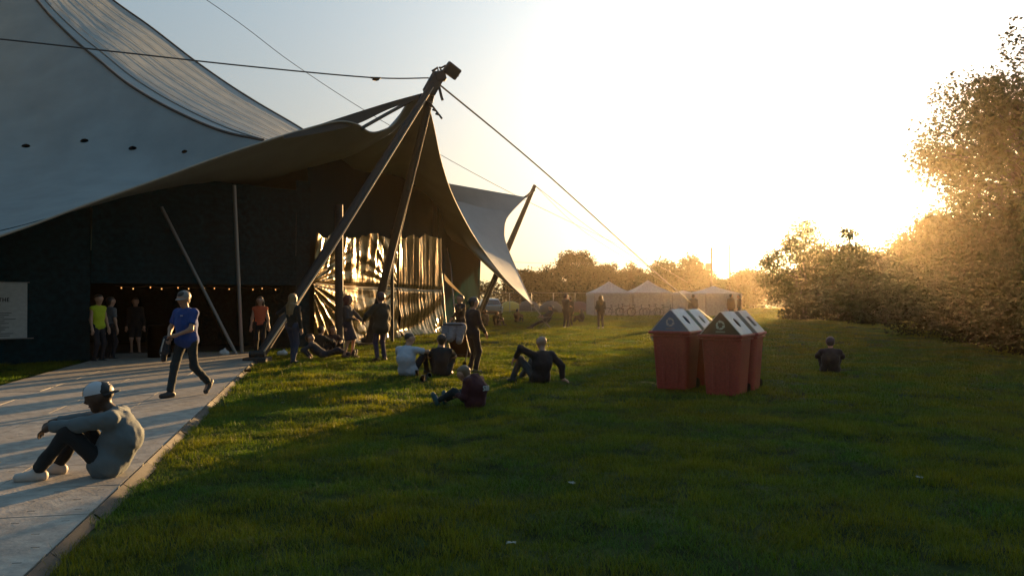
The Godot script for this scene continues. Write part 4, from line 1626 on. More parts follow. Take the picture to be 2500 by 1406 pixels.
func bicycle(label: String, at: Vector3, turn: float, col: Color) -> void:
	var t := thing("bicycle", label, "bicycle", at, turn, "bicycles leaning before the white tents")
	var m := mat("bike_%s" % col, col, 0.4)
	var blk := mat("rubber", Color.BLACK)
	for x in [-0.52, 0.52]:
		var g := Geo.new()
		var pts := []
		for k in 25: pts.append(Vector3(x + cos(TAU * k / 24.0) * 0.33, 0.35 + sin(TAU * k / 24.0) * 0.33, 0))
		g.tube(pts, 0.022, 6, false)
		var wh := part(t, "wheel", g, blk)
		g = Geo.new()
		for k in 8: g.tube([Vector3(x, 0.35, 0), Vector3(x + cos(TAU * k / 8.0) * 0.32, 0.35 + sin(TAU * k / 8.0) * 0.32, 0)], 0.004, 4)
		part(wh, "spokes", g, mat("galvanised", Color.BLACK))
	var g := Geo.new()
	var bb := Vector3(-0.08, 0.32, 0)
	var st := Vector3(-0.22, 0.82, 0)
	var hd := Vector3(0.36, 0.82, 0)
	for q in [[bb, st], [st, hd], [bb, Vector3(0.39, 0.7, 0)], [bb, Vector3(-0.52, 0.35, 0)], [st, Vector3(-0.52, 0.35, 0)], [Vector3(0.35, 0.9, 0), Vector3(0.52, 0.35, 0)]]:
		g.tube([q[0], q[1]], 0.02, 6)
	part(t, "frame", g, m)
	g = Geo.new()
	g.tube([Vector3(0.36, 0.98, -0.26), Vector3(0.40, 1.0, 0), Vector3(0.36, 0.98, 0.26)], 0.016, 6)
	g.tube([Vector3(0.35, 0.88, 0), Vector3(0.40, 1.0, 0)], 0.016, 6)
	part(t, "handlebar", g, blk)
	g = Geo.new()
	g.ball(Vector3(-0.25, 0.95, 0), Vector3(0.13, 0.03, 0.065), 8)
	g.tube([st, Vector3(-0.25, 0.94, 0)], 0.014, 6)
	part(t, "saddle", g, blk)

func make_background() -> void:
	gazebo("white pop-up gazebo standing closest to the metal fence", Vector3(spot(1487, 722, 73).x, 0, -73), 0.12, 3.3, 1.95, 2.95)
	gazebo("white pop-up gazebo joined to the fence-side one, bicycles before it", Vector3(spot(1583, 722, 73).x, 0, -73.2), 0.10, 3.4, 1.98, 3.05)
	gazebo("low white shelter between the peaked gazebos and the strapped tent", Vector3(spot(1668, 722, 78).x, 0, -78), 0.05, 2.6, 1.9, 2.2)
	gazebo("white peaked tent with a dark strap crossing its front", Vector3(spot(1742, 722, 72).x, 0, -72), 0.3, 3.4, 1.9, 2.55)
	var cols := [Color(0.03, 0.03, 0.04), Color(0.10, 0.02, 0.02), Color(0.02, 0.05, 0.08), Color(0.05, 0.05, 0.05), Color(0.03, 0.06, 0.03)]
	var where := [[1500, 0.2, "dark bicycle parked before the fence-side gazebo"], [1527, -0.3, "dark red bicycle at the joint of the two gazebos"], [1556, 0.15, "blue bicycle upright before the second gazebo wall"], [1592, 0.4, "grey bicycle beside the blue one at the second gazebo"], [1626, -0.1, "green bicycle at the corner of the second gazebo"]]
	for i in 5:
		var x: float = spot(where[i][0], 722, 70).x
		bicycle(where[i][2], Vector3(x, ground_y(x, -70.0), -70.0), where[i][1], cols[i])
	# mesh fence panels
	var fm := mat("galvanised", Color.BLACK)
	for i in 12:
		var a := Vector3(-9.0 + i * 2.2, 0, -86)
		var t := thing("fence_panel", "temporary wire mesh fence panel in the line across the field", "fence", a, 0.02 * sin(i * 2.0), "temporary fence panels")
		var g := Geo.new()
		for q in [[Vector3(0, 0, 0), Vector3(0, 2, 0)], [Vector3(2.15, 0, 0), Vector3(2.15, 2, 0)], [Vector3(0, 2, 0), Vector3(2.15, 2, 0)], [Vector3(0, 0.15, 0), Vector3(2.15, 0.15, 0)]]:
			g.tube([q[0], q[1]], 0.022, 5)
		part(t, "frame", g, fm)
		g = Geo.new()
		for k in range(1, 14): g.tube([Vector3(k * 0.154, 0.15, 0), Vector3(k * 0.154, 2, 0)], 0.004, 3, false)
		for k in range(1, 6): g.tube([Vector3(0, 0.15 + k * 0.31, 0), Vector3(2.15, 0.15 + k * 0.31, 0)], 0.004, 3, false)
		part(t, "wire_mesh", g, fm)
		g = Geo.new()
		g.box(Transform3D(Basis(), Vector3(0, 0.06, 0)), Vector3(0.22, 0.12, 0.6), 0.02)
		part(t, "foot_block", g, mat("concrete", Color(0.25, 0.24, 0.22), 0.9))
	# utility poles and wire
	var wood := mat("pole_wood", Color(0.06, 0.048, 0.038), 0.9)
	var p1 := spot(1738, 604, 116)
	var t1 := thing("utility_pole", "wooden utility pole carrying a grey transformer box", "pole", Vector3(p1.x, 0, p1.z))
	var g := Geo.new()
	g.tube([Vector3(0, 0, 0), Vector3(0, p1.y, 0)], [0.17, 0.12], 9)
	part(t1, "post", g, wood)
	g = Geo.new()
	g.box(Transform3D(Basis(), Vector3(-0.48, p1.y - 2.6, 0)), Vector3(0.72, 0.9, 0.5), 0.05)
	part(t1, "transformer_box", g, mat("box_grey", Color(0.12, 0.12, 0.115), 0.6))
	g = Geo.new()
	g.box(Transform3D(Basis(), Vector3(-0.25, p1.y - 0.8, 0)), Vector3(1.0, 0.09, 0.1), 0.01)
	for k in 3: g.tube([Vector3(-0.65 + k * 0.35, p1.y - 0.78, 0), Vector3(-0.65 + k * 0.35, p1.y - 0.58, 0)], 0.04, 6)
	part(t1, "crossarm", g, wood)
	var p2 := spot(1783, 596, 112)
	var t2 := thing("utility_pole", "bare slim utility pole without a box", "pole", Vector3(p2.x, 0, p2.z))
	g = Geo.new()
	g.tube([Vector3(0, 0, 0), Vector3(0, p2.y, 0)], [0.15, 0.1], 9)
	part(t2, "post", g, wood)
	g = Geo.new()
	g.tube([Vector3(-0.35, p2.y - 0.5, 0), Vector3(0.1, p2.y - 0.45, 0)], 0.04, 6)
	part(t2, "bracket", g, wood)
	g = Geo.new()
	g.tube(curve([spot(1150, 628, 125), spot(1300, 642, 122), spot(1500, 640, 120), Vector3(p1.x - 0.4, p1.y - 0.6, p1.z)], 40), 0.02, 5)
	tag(part(self, "power_line", g, mat("cable", Color.BLACK)), "thin power line running above the far trees", "cable")
	# dome tents
	for d in [[1246, 88, 1.15, Color(0.42, 0.33, 0.05), "small yellow dome tent pitched behind the parked car"], [1345, 84, 1.2, Color(0.05, 0.06, 0.055), "low dark dome tent behind the camping chair"], [1290, 88, 1.2, Color(0.045, 0.05, 0.06), "low dark grey dome tent beside the yellow one"], [1412, 86, 1.15, Color(0.10, 0.035, 0.04), "dull red dome tent left of the white gazebos"]]:
		var x: float = spot(d[0], 722, d[1]).x
		var t := thing("dome_tent", d[4], "tent", Vector3(x, 0, -d[1]), 0.3)
		g = Geo.new()
		var rows := []
		for i in 8:
			var row := []
			for j in 19:
				var a := PI * j / 18.0
				var zz := (i / 7.0 - 0.5) * 2.4
				var k := sqrt(maxf(0.02, 1.0 - pow(zz / 1.25, 2.0)))
				row.append(Vector3(cos(a) * 1.25 * k, sin(a) * d[2] * k, zz))
			rows.append(row)
		g.sheet(rows, true)
		part(t, "flysheet", g, mat("dome_%s" % d[3], d[3], 0.7, {"back": Color(0.3, 0.25, 0.1)}))
		g = Geo.new()
		for k in 2:
			var pts := []
			for j in 13:
				var a := PI * j / 12.0
				pts.append(Vector3(cos(a) * 1.1, sin(a) * d[2] * 1.0 + 0.01, cos(a) * (0.9 if k == 0 else -0.9)))
			g.tube(pts, 0.012, 5)
		part(t, "pole", g, mat("cable", Color.BLACK))
	car(Vector3(spot(1194, 722, 66).x, 0, -66))

func car(at: Vector3) -> void:
	at.y = ground_y(at.x, at.z)
	var t := thing("parked_car", "silver grey hatchback seen from behind, parked on the field", "car", at, 0.12)
	var paint := mat("car_paint", Color(0.45, 0.47, 0.50), 0.3, {"metal": 0.3})
	var glass := mat("car_glass", Color(0.02, 0.025, 0.03), 0.08, {"spec": 0.7})
	var blk := mat("rubber", Color.BLACK)
	var trim := mat("car_trim", Color(0.03, 0.03, 0.032), 0.6)
	# lower body: rear of the car faces +z
	var g := Geo.new()
	var rows := []
	for s in [[1.98, 0.80, 0.42, 0.80], [2.05, 0.84, 0.36, 0.92], [1.95, 0.87, 0.30, 1.00], [1.2, 0.88, 0.26, 1.02], [-0.8, 0.88, 0.26, 0.98], [-1.7, 0.84, 0.30, 0.84], [-2.05, 0.70, 0.36, 0.66]]:
		var row := []
		for k in 25:
			var a := TAU * k / 24.0 + PI / 24
			var cx := signf(cos(a)) * pow(absf(cos(a)), 0.45)
			var cy := signf(sin(a)) * pow(absf(sin(a)), 0.45)
			row.append(Vector3(cx * s[1], lerpf(s[2], s[3], cy * 0.5 + 0.5), s[0]))
		rows.append(row)
	g.sheet(rows, true)
	var cap_row: Array = rows[0]
	for k in range(1, 23): g.tri(cap_row[0], cap_row[k], cap_row[k + 1])
	part(t, "body", g, paint)
	g = Geo.new()
	rows = []
	for s in [[1.92, 0.99, 0.78], [1.55, 1.42, 0.60], [1.25, 1.50, 0.57], [-0.1, 1.49, 0.58], [-0.55, 1.36, 0.62], [-1.15, 0.97, 0.76]]:
		var row := []
		for j in 9:
			var f := j / 4.0 - 1.0
			row.append(Vector3(f * s[2], s[1] - 0.05 * f * f, s[0]))
		rows.append(row)
	g.sheet(rows)
	for e in [0, 8]:
		var side := []
		for q in rows: side.append(q[e])
		for k in 5:
			var a: Vector3 = side[k]
			var b: Vector3 = side[k + 1]
			var lo := 0.97
			var sx := 0.80 * signf(a.x)
			g.quad(a, b, Vector3(sx, lo, b.z), Vector3(sx, lo, a.z))
	part(t, "roof", g, paint)
	g = Geo.new()
	g.quad(Vector3(-0.70, 1.02, 1.925), Vector3(0.70, 1.02, 1.925), Vector3(0.545, 1.39, 1.60), Vector3(-0.545, 1.39, 1.60))
	part(t, "rear_window", g, glass)
	g = Geo.new()
	g.box(Transform3D(Basis(), Vector3(0, 0.47, 2.03)), Vector3(1.5, 0.22, 0.12), 0.04)
	part(t, "bumper", g, trim)
	g = Geo.new()
	g.box(Transform3D(Basis(), Vector3(0, 0.60, 2.055)), Vector3(0.52, 0.11, 0.02))
	part(t, "number_plate", g, mat("plate", Color(0.35, 0.34, 0.3), 0.6))
	for sg in [-1.0, 1.0]:
		g = Geo.new()
		g.ball(Vector3(sg * 0.72, 0.86, 1.93), Vector3(0.10, 0.14, 0.12), 10)
		part(t, "tail_light", g, mat("tail_light", Color(0.35, 0.02, 0.02), 0.2))
		for z in [1.3, -1.3]:
			g = Geo.new()
			g.lathe([Vector2(0, -0.1), Vector2(0.27, -0.1), Vector2(0.3, -0.07), Vector2(0.3, 0.07), Vector2(0.27, 0.1), Vector2(0, 0.1)], 18, Transform3D(Basis(Vector3(0, 0, 1), PI / 2), Vector3(sg * 0.76, 0.3, z)))
			part(t, "wheel", g, blk)
		g = Geo.new()
		g.ball(Vector3(sg * 0.92, 0.98, -0.7), Vector3(0.09, 0.07, 0.06), 8)
		part(t, "wing_mirror", g, paint)

# ---------------------------------------------------------------- small things round the porch
func make_porch_things() -> void:
	# printed notice hung on the wall beside the doorway
	var c0 := Vector2(-17.0, -15.5)
	var c1 := Vector2(-6.6, -27.8)
	var dirn := (c1 - c0).normalized()
	var pos := c0.lerp(c1, 0.420)
	var d3 := Vector3(dirn.x, 0, dirn.y)
	var nrm := Vector3(-dirn.y, 0, dirn.x)
	var t := thing("notice", "large white printed notice hung on the dark wall beside the doorway", "sign", Vector3(pos.x, 0, pos.y) + nrm * 0.25, 0.0)
	t.basis = Basis(d3, Vector3.UP, nrm)
	var g := Geo.new()
	g.box(Transform3D(Basis(), Vector3(-0.25, 1.34, 0)), Vector3(1.9, 1.36, 0.02), 0.004)
	part(t, "sheet", g, mat("notice_sheet", Color(0.45, 0.47, 0.46), 0.7, {"grain": [0.02, 0.85, 1.0, 0.8]}))
	var ink := mat("ink", Color(0.02, 0.025, 0.03), 0.8)
	var lines := [["ITEMS NOT", 1.76, 230.0], ["ALLOWED IN THE", 1.60, 230.0], ["MAIN TENT", 1.44, 230.0]]
	var font := SystemFont.new()
	font.font_names = PackedStringArray(["Droid Sans"])
	font.font_weight = 800
	for l in lines:
		var tm := TextMesh.new()
		tm.text = l[0]
		tm.font = font
		tm.font_size = 64
		tm.pixel_size = 0.0021
		tm.depth = 0.006
		var o := part(t, "lettering", tm, ink)
		o.position = Vector3(-0.25 + (0.0 if l[0].length() > 10 else -0.02), l[1], 0.012)
	g = Geo.new()
	var r := RandomNumberGenerator.new()
	r.seed = 2
	for k in 12:
		var y := 1.28 - k * 0.05
		var w := r.randf_range(0.7, 1.4)
		g.box(Transform3D(Basis(), Vector3(-0.25, y, 0.012)), Vector3(w, 0.014, 0.003))
	part(t, "small_print", g, ink)
	g = Geo.new()
	g.tube([Vector3(-1.25, 0.65, 0.0), Vector3(0.85, 0.65, 0.0)], 0.012, 6)
	part(t, "batten", g, mat("galvanised", Color.BLACK))
	g = Geo.new()
	g.tube([Vector3(-1.25, 2.03, 0.0), Vector3(0.75, 2.03, 0.0)], 0.012, 6)
	part(t, "batten", g, mat("galvanised", Color.BLACK))
	# fairy lights across the doorway
	var da := c0.lerp(c1, 0.62)
	var db := c0.lerp(c1, 0.95)
	var inw := Vector3(-nrm.x, 0, -nrm.z)
	var s := thing("light_string", "string of small warm bulbs hung across the dark doorway", "lights", Vector3.ZERO)
	var pts := []
	g = Geo.new()
	for k in 33:
		var p := da.lerp(db, k / 32.0)
		pts.append(Vector3(p.x, 1.98 - 0.05 * absf(sin(k * 0.55)), p.y) + inw * 0.5)
	g.tube(pts, 0.008, 5)
	part(s, "wire", g, mat("cable", Color.BLACK))
	var bulb := mat("bulb", Color(0.9, 0.75, 0.5), 0.3, {"emit": Color(1.0, 0.72, 0.40), "power": 0.35})
	var globe := Geo.new()
	globe.ball(Vector3.ZERO, Vector3(0.019, 0.023, 0.019), 10)
	var gm := globe.mesh()
	for k in 13:
		var o := part(s, "bulb", gm, bulb)
		o.position = pts[int(k * 2.5) + 1] + Vector3(0, -0.035, 0)
	# blue barrel-shaped bin and bag by the prop feet
	var bp := foot(388, 876)
	t = thing("waste_drum", "dark blue plastic drum standing in the doorway", "drum", bp)
	g = Geo.new()
	g.lathe([Vector2(0.0, 0.0), Vector2(0.27, 0.0), Vector2(0.29, 0.04), Vector2(0.3, 0.28), Vector2(0.315, 0.30), Vector2(0.3, 0.32), Vector2(0.3, 0.58), Vector2(0.315, 0.6), Vector2(0.3, 0.62), Vector2(0.29, 0.88), Vector2(0.26, 0.9)], 24)
	part(t, "shell", g, mat("drum_blue", Color(0.012, 0.03, 0.075), 0.5))
	g = Geo.new()
	g.lathe([Vector2(0.26, 0.9), Vector2(0.275, 0.91), Vector2(0.27, 0.93), Vector2(0.05, 0.91), Vector2(0.0, 0.91)], 24)
	part(t, "lid", g, mat("drum_blue", Color.BLACK))
	var wb := foot(551, 868)
	t = thing("plastic_bag", "crumpled white plastic bag beside the prop pole foot", "bag", wb + Vector3(0, 0.02, 0.15))
	part(t, "bag", blob([[Vector3(-0.06, 0.08, 0), Vector3(0.08, 0.07, 0.02), 0.08, 0.07], [Vector3(0, 0.1, 0), Vector3(0.02, 0.2, 0), 0.06, 0.02]], 0.018, 60.0, 0.03, 30.0), mat("bag_white", Color(0.6, 0.62, 0.62), 0.5))
	t = thing("plastic_bag", "small white bag lying behind the mast foot on the grass", "bag", foot(688, 868))
	part(t, "bag", blob([[Vector3(-0.07, 0.07, 0), Vector3(0.08, 0.07, 0.02), 0.07, 0.08], [Vector3(0.02, 0.1, 0), Vector3(0.06, 0.18, 0), 0.05, 0.02]], 0.018, 60.0, 0.03, 30.0), mat("bag_white", Color.BLACK))
	# crushed can at the walkway edge
	t = thing("crushed_can", "pale crushed drink can lying at the walkway edge", "can", Vector3(-5.78, 0.035, -18.6), 0.5)
	g = Geo.new()
	g.lathe([Vector2(0, -0.07), Vector2(0.028, -0.07), Vector2(0.033, -0.055), Vector2(0.026, 0.0), Vector2(0.033, 0.05), Vector2(0.026, 0.065), Vector2(0, 0.065)], 14, Transform3D(Basis(Vector3(0, 0, 1), PI / 2), Vector3(0, 0.03, 0)))
	part(t, "shell", g, mat("can", Color(0.6, 0.6, 0.58), 0.3, {"metal": 0.8}))
	# plastic cups beside the seated pair
	var cup := Geo.new()
	cup.lathe([Vector2(0.0, 0.004), Vector2(0.028, 0.0), Vector2(0.03, 0.005), Vector2(0.042, 0.12), Vector2(0.045, 0.122), Vector2(0.04, 0.118), Vector2(0.027, 0.008)], 14)
	var cm := cup.mesh()
	for k in 6:
		var q := foot(1018 + k * 5 + (k % 3) * 4, 922 + (k * 7) % 11)
		t = thing("plastic_cup", "clear pale plastic cup dropped on the grass beside the seated pair", "cup", q + Vector3(0, 0.03, 0), k * 1.3, "cups beside the seated pair")
		var o := part(t, "cup", cm, mat("cup", Color(0.66, 0.66, 0.66), 0.25))
		o.rotation = Vector3(0.0, 0, 0.0) if k % 3 == 0 else Vector3(1.35, 0, 0.3)
		o.position.y = 0.0 if k % 3 == 0 else 0.03
	# scraps of paper trodden into the grass
	var rs := RandomNumberGenerator.new()
	rs.seed = 17
	for q in [[1248, 1332], [1395, 1180], [2245, 1172], [690, 985], [1480, 860], [1560, 835]]:
		var sp := foot(q[0], q[1])
		t = thing("paper_scrap", "crumpled pale scrap of paper lying in the grass", "litter", sp + Vector3(0, 0.03, 0), rs.randf() * TAU, "paper scraps on the field")
		g = Geo.new()
		var rows := []
		for i in 4:
			var row := []
			for k in 5: row.append(Vector3((i - 1.5) * 0.02 + rs.randf_range(-0.006, 0.006), 0.012 + rs.randf_range(-0.012, 0.016), (k - 2) * 0.022 + rs.randf_range(-0.006, 0.006)))
			rows.append(row)
		g.sheet(rows)
		part(t, "sheet", g, mat("scrap", Color(0.30, 0.30, 0.27), 0.9)).scale = Vector3.ONE * 0.7
	# floodlight on the mast
	var fl := spot(1103, 171, 27.0)
	t = thing("floodlight", "dark rectangular floodlight clamped to the porch mast head", "lamp", fl)
	t.rotation = Vector3(0.35, 0.35, -0.55)
	g = Geo.new()
	g.box(Transform3D(), Vector3(0.50, 0.38, 0.2), 0.03)
	part(t, "housing", g, mat("flood_dark", Color(0.02, 0.02, 0.022), 0.5))
	g = Geo.new()
	g.box(Transform3D(Basis(), Vector3(0, 0, 0.105)), Vector3(0.42, 0.31, 0.012), 0.004)
	part(t, "glass", g, mat("flood_glass", Color(0.05, 0.055, 0.06), 0.1, {"spec": 0.8}))
	g = Geo.new()
	g.tube([Vector3(-0.27, 0, 0), Vector3(-0.3, -0.12, -0.1), Vector3(-0.34, -0.16, -0.2)], 0.03, 6)
	g.tube([Vector3(0.27, 0, 0), Vector3(0.22, -0.16, -0.18), Vector3(-0.3, -0.18, -0.2)], 0.025, 6)
	part(t, "bracket", g, mat("flood_dark", Color.BLACK))

func pushchair(at: Vector3, turn: float) -> void:
	var t := thing("pushchair", "pushchair piled with clothing beside the seated pair", "pushchair", at, turn)
	var fr := mat("car_trim", Color.BLACK)
	for q in [[-0.24, 0.32], [0.24, 0.32], [-0.24, -0.34], [0.24, -0.34]]:
		var g := Geo.new()
		g.lathe([Vector2(0, -0.02), Vector2(0.08, -0.02), Vector2(0.095, 0), Vector2(0.08, 0.02), Vector2(0, 0.02)], 14, Transform3D(Basis(Vector3(0, 0, 1), PI / 2), Vector3(q[0], 0.095, q[1])))
		part(t, "wheel", g, mat("rubber", Color.BLACK))
	var g := Geo.new()
	for sg in [-1.0, 1.0]:
		g.tube([Vector3(sg * 0.24, 0.1, 0.32), Vector3(sg * 0.24, 0.5, -0.05), Vector3(sg * 0.24, 1.0, -0.42), Vector3(sg * 0.22, 1.04, -0.5)], 0.014, 7)
		g.tube([Vector3(sg * 0.24, 0.1, -0.34), Vector3(sg * 0.24, 0.5, -0.05), Vector3(sg * 0.24, 0.62, 0.1)], 0.014, 7)
	g.tube([Vector3(-0.22, 1.04, -0.5), Vector3(0.22, 1.04, -0.5)], 0.018, 7)
	g.tube([Vector3(-0.24, 0.3, 0.14), Vector3(0.24, 0.3, 0.14)], 0.012, 6)
	part(t, "frame", g, fr)
	g = Geo.new()
	var a := []
	var b := []
	for p in [Vector3(0, 0.22, 0.34), Vector3(0, 0.40, 0.26), Vector3(0, 0.42, 0.0), Vector3(0, 0.60, -0.10), Vector3(0, 0.88, -0.30)]:
		a.append(p + Vector3(-0.21, 0, 0)); b.append(p + Vector3(0.21, 0, 0))
	g.sheet([a, b])
	part(t, "seat", g, mat("pram_red", Color(0.06, 0.018, 0.014), 0.85))
	g = Geo.new()
	var rows := []
	for i in 7:
		var e := i / 6.0 * 1.9 - 0.2
		var row := []
		for j in 9:
			var f := j / 4.0 - 1.0
			row.append(Vector3(f * 0.23, 0.66 + sin(e) * 0.34 * sqrt(1.0 - f * f * 0.25), -0.22 + cos(e) * 0.36))
		rows.append(row)
	g.sheet(rows, true)
	part(t, "hood", g, mat("pram_red", Color.BLACK))
	var j := thing("draped_jacket", "pale grey jacket draped over the pushchair", "jacket", at, turn)
	var jb := []
	jb.append([Vector3(-0.2, 0.98, -0.38), Vector3(0.2, 0.98, -0.38), 0.09, 0.08])
	jb.append([Vector3(-0.2, 0.96, -0.4), Vector3(-0.18, 0.66, -0.56), 0.1, 0.075])
	jb.append([Vector3(0.0, 0.98, -0.40), Vector3(0.02, 0.72, -0.57), 0.1, 0.09])
	jb.append([Vector3(0.18, 0.96, -0.42), Vector3(0.24, 0.50, -0.55), 0.09, 0.09])
	jb.append([Vector3(0.24, 0.5, -0.55), Vector3(0.20, 0.36, -0.54), 0.1, 0.05])
	part(j, "cloth", blob(jb, 0.018, 50.0, 0.02, 16.0), mat("jacket_grey", Color(0.17, 0.18, 0.20), 0.85))

func camping_chair(label: String, at: Vector3, turn: float) -> void:
	var t := thing("camping_chair", label, "chair", at, turn)
	var m := mat("chair_cloth", Color(0.03, 0.035, 0.04), 0.85)
	var g := Geo.new()
	g.sheet([[Vector3(-0.26, 0.40, 0.28), Vector3(0, 0.34, 0.28), Vector3(0.26, 0.40, 0.28)], [Vector3(-0.26, 0.36, -0.2), Vector3(0, 0.30, -0.2), Vector3(0.26, 0.36, -0.2)]])
	part(t, "seat", g, m)
	g = Geo.new()
	g.sheet([[Vector3(-0.26, 0.36, -0.2), Vector3(0, 0.33, -0.24), Vector3(0.26, 0.36, -0.2)], [Vector3(-0.3, 0.88, -0.42), Vector3(0, 0.86, -0.46), Vector3(0.3, 0.88, -0.42)]])
	part(t, "backrest", g, m)
	for sg in [-1.0, 1.0]:
		for q in [[0.3, -0.2, -0.25], [-0.25, 0.32, 0.3]]:
			g = Geo.new()
			g.tube([Vector3(sg * 0.28, 0.0, q[0]), Vector3(sg * 0.28, 0.6 if q[0] > 0 else 0.58, q[1])], 0.012, 6)
			part(t, "leg", g, mat("galvanised", Color.BLACK))
		g = Geo.new()
		g.tube([Vector3(sg * 0.28, 0.58, -0.22), Vector3(sg * 0.3, 0.88, -0.42)], 0.012, 6)
		g.tube([Vector3(sg * 0.3, 0.6, -0.24), Vector3(sg * 0.3, 0.58, 0.3)], 0.02, 6)
		part(t, "armrest", g, mat("galvanised", Color.BLACK))

# ---------------------------------------------------------------- the people
func make_people() -> void:
	var navy := Color(0.012, 0.014, 0.022)
	var black := Color(0.008, 0.009, 0.010)
	var jeans := Color(0.025, 0.045, 0.085)
	var up := Vector3.UP
	# man on the walkway edge, arms over his knees
	var at := foot(258, 1172)
	at.y = 0.046
	person("seated man in grey jumper and backwards cap on the walkway edge", at, -PI / 2 + 0.18, {"h": 1.0, "cell": 0.016, "wide": 1.12, "skin": "dark", "pel": Vector3(0, 0.12, -0.02), "mid": Vector3(0, 0.35, -0.15), "neck": Vector3(0, 0.60, -0.07), "head": Vector3(0, 0.715, 0.05), "skull": 1.16, "look": Vector3(0, -0.2, 1),
		"fl": Vector3(0.12, 0.085, 0.54), "fr": Vector3(-0.16, 0.085, 0.46), "kl": Vector3(0.12, 1, 0.5), "kr": Vector3(-0.2, 1, 0.5), "tl": Vector3(0.1, -0.05, 1), "tr": Vector3(-0.15, -0.05, 1),
		"hl": Vector3(0.10, 0.47, 0.47), "hr": Vector3(-0.06, 0.50, 0.44), "el": Vector3(0.5, -1, 0), "er": Vector3(-0.5, -1, 0.1), "dl": Vector3(-0.3, -0.5, 0.8), "dr": Vector3(0.7, -0.1, 0.6),
		"top": Color(0.10, 0.125, 0.135), "topname": "jumper", "loose": 0.03, "fold": 0.012, "bot": black, "shoe": Color(0.42, 0.38, 0.34), "hair": "buzz", "hairc": Color(0.008, 0.007, 0.006), "cuff": 0.06,
		"cap": {"back": true, "crown": Color(0.03, 0.032, 0.028), "side": Color(0.45, 0.47, 0.5), "patch": Color(0.35, 0.02, 0.02), "brim": Color(0.02, 0.02, 0.02)}})
	# man in the blue shirt striding out of the porch
	at = foot(455, 974)
	at.y = 0.046
	var s := {"h": 1.0, "cell": 0.016, "wide": 1.2, "skin": "tan", "pel": Vector3(0, 0.93, 0), "neck": Vector3(0, 1.44, 0.02), "look": Vector3(0.15, -0.22, 1),
		"fr": Vector3(-0.08, 0.085, 0.26), "fl": Vector3(0.06, 0.20, -0.40), "kr": Vector3(0, 0, 1), "kl": Vector3(0, 0, 1), "tl": Vector3(0.1, -0.75, 0.6), "tr": Vector3(-0.1, -0.05, 1),
		"hl": Vector3(0.05, 1.01, 0.27), "el": Vector3(1, -0.25, -0.5), "hr": Vector3(-0.14, 0.98, 0.24), "er": Vector3(-1, -0.3, -0.5), "dl": Vector3(-1, -0.1, 0.35), "dr": Vector3(0.5, -0.5, 0.5),
		"top": Color(0.010, 0.045, 0.20), "sleeve": "short", "loose": 0.012, "bot": Color(0.012, 0.020, 0.024), "shoe": Color(0.02, 0.02, 0.02), "hair": "short", "cuff": 0.062,
		"cap": {"crown": Color(0.17, 0.165, 0.16), "brim": Color(0.22, 0.21, 0.2)}}
	var w := person("man in bright blue T-shirt and grey cap striding along the walkway", at, -0.5, s)
	var g := Geo.new()
	g.box(Transform3D(Basis(), Vector3(0.07, 1.33, 0.165)), Vector3(0.05, 0.014, 0.02), 0.004)
	part(w, "chest_logo", g, mat("print_white0", Color(0.42, 0.43, 0.42), 0.7))
	# the dark track top he carries
	var j := thing("track_top", "dark track top with white stripes carried by the striding man", "jacket", at, -0.5)
	part(j, "cloth", blob([[Vector3(-0.17, 0.95, 0.28), Vector3(-0.24, 0.74, 0.26), 0.045, 0.055], [Vector3(-0.24, 0.74, 0.26), Vector3(-0.28, 0.58, 0.22), 0.055, 0.04, 2], [Vector3(-0.12, 0.95, 0.28), Vector3(-0.14, 0.70, 0.26), 0.04, 0.04, 2]], 0.015, 60.0, 0.012, 14.0), mat("track_dark", Color(0.01, 0.014, 0.022), 0.8))
	g = Geo.new()
	g.tube([Vector3(-0.14, 0.96, 0.325), Vector3(-0.20, 0.82, 0.325), Vector3(-0.25, 0.68, 0.305)], 0.012, 6)
	g.tube([Vector3(-0.30, 0.74, 0.25), Vector3(-0.325, 0.60, 0.22)], 0.012, 6)
	part(j, "stripe", g, mat("print_white2", Color(0.42, 0.43, 0.42), 0.7))
	# stewards and others in the doorway
	person("steward in yellow high-visibility vest standing at the doorway side", foot(238, 884), 1.1, {"cell": 0.02, "top": Color(0.42, 0.50, 0.02), "topname": "vest", "sleeve": "none", "loose": 0.02, "bot": navy, "hl": Vector3(0.24, 0.86, 0.1), "hr": Vector3(-0.24, 0.86, 0.1)})
	person("person in plain grey T-shirt behind the yellow-vested steward", foot(267, 879), 2.6, {"cell": 0.022, "h": 0.96, "top": Color(0.10, 0.12, 0.14), "sleeve": "short", "bot": navy})
	person("person in shorts with bare legs deep in the doorway", foot(330, 866), 0.2, {"cell": 0.024, "h": 0.95, "top": black, "legs": "shorts", "bot": black, "shoe": Color(0.1, 0.1, 0.1)})
	person("long-haired person in orange vest standing inside the doorway", foot(634, 868), 0.25, {"cell": 0.022, "h": 0.97, "top": Color(0.55, 0.10, 0.04), "topname": "vest", "sleeve": "none", "bot": black, "hair": "long", "hairc": Color(0.05, 0.025, 0.012)})
	# woman with long fair hair leaning on the mast
	person("woman with long fair hair leaning a hand on the mast leg", foot(713, 891), PI - 0.35, {"cell": 0.0185, "h": 0.98, "top": Color(0.012, 0.016, 0.014), "bot": jeans, "hair": "long", "hairc": Color(0.20, 0.12, 0.045), "hl": Vector3(0.30, 1.36, 0.16), "el": Vector3(0.8, -0.6, -0.3), "hr": Vector3(-0.25, 0.86, 0.02), "fl": Vector3(0.06, 0.085, 0.1), "fr": Vector3(-0.07, 0.085, -0.06)})
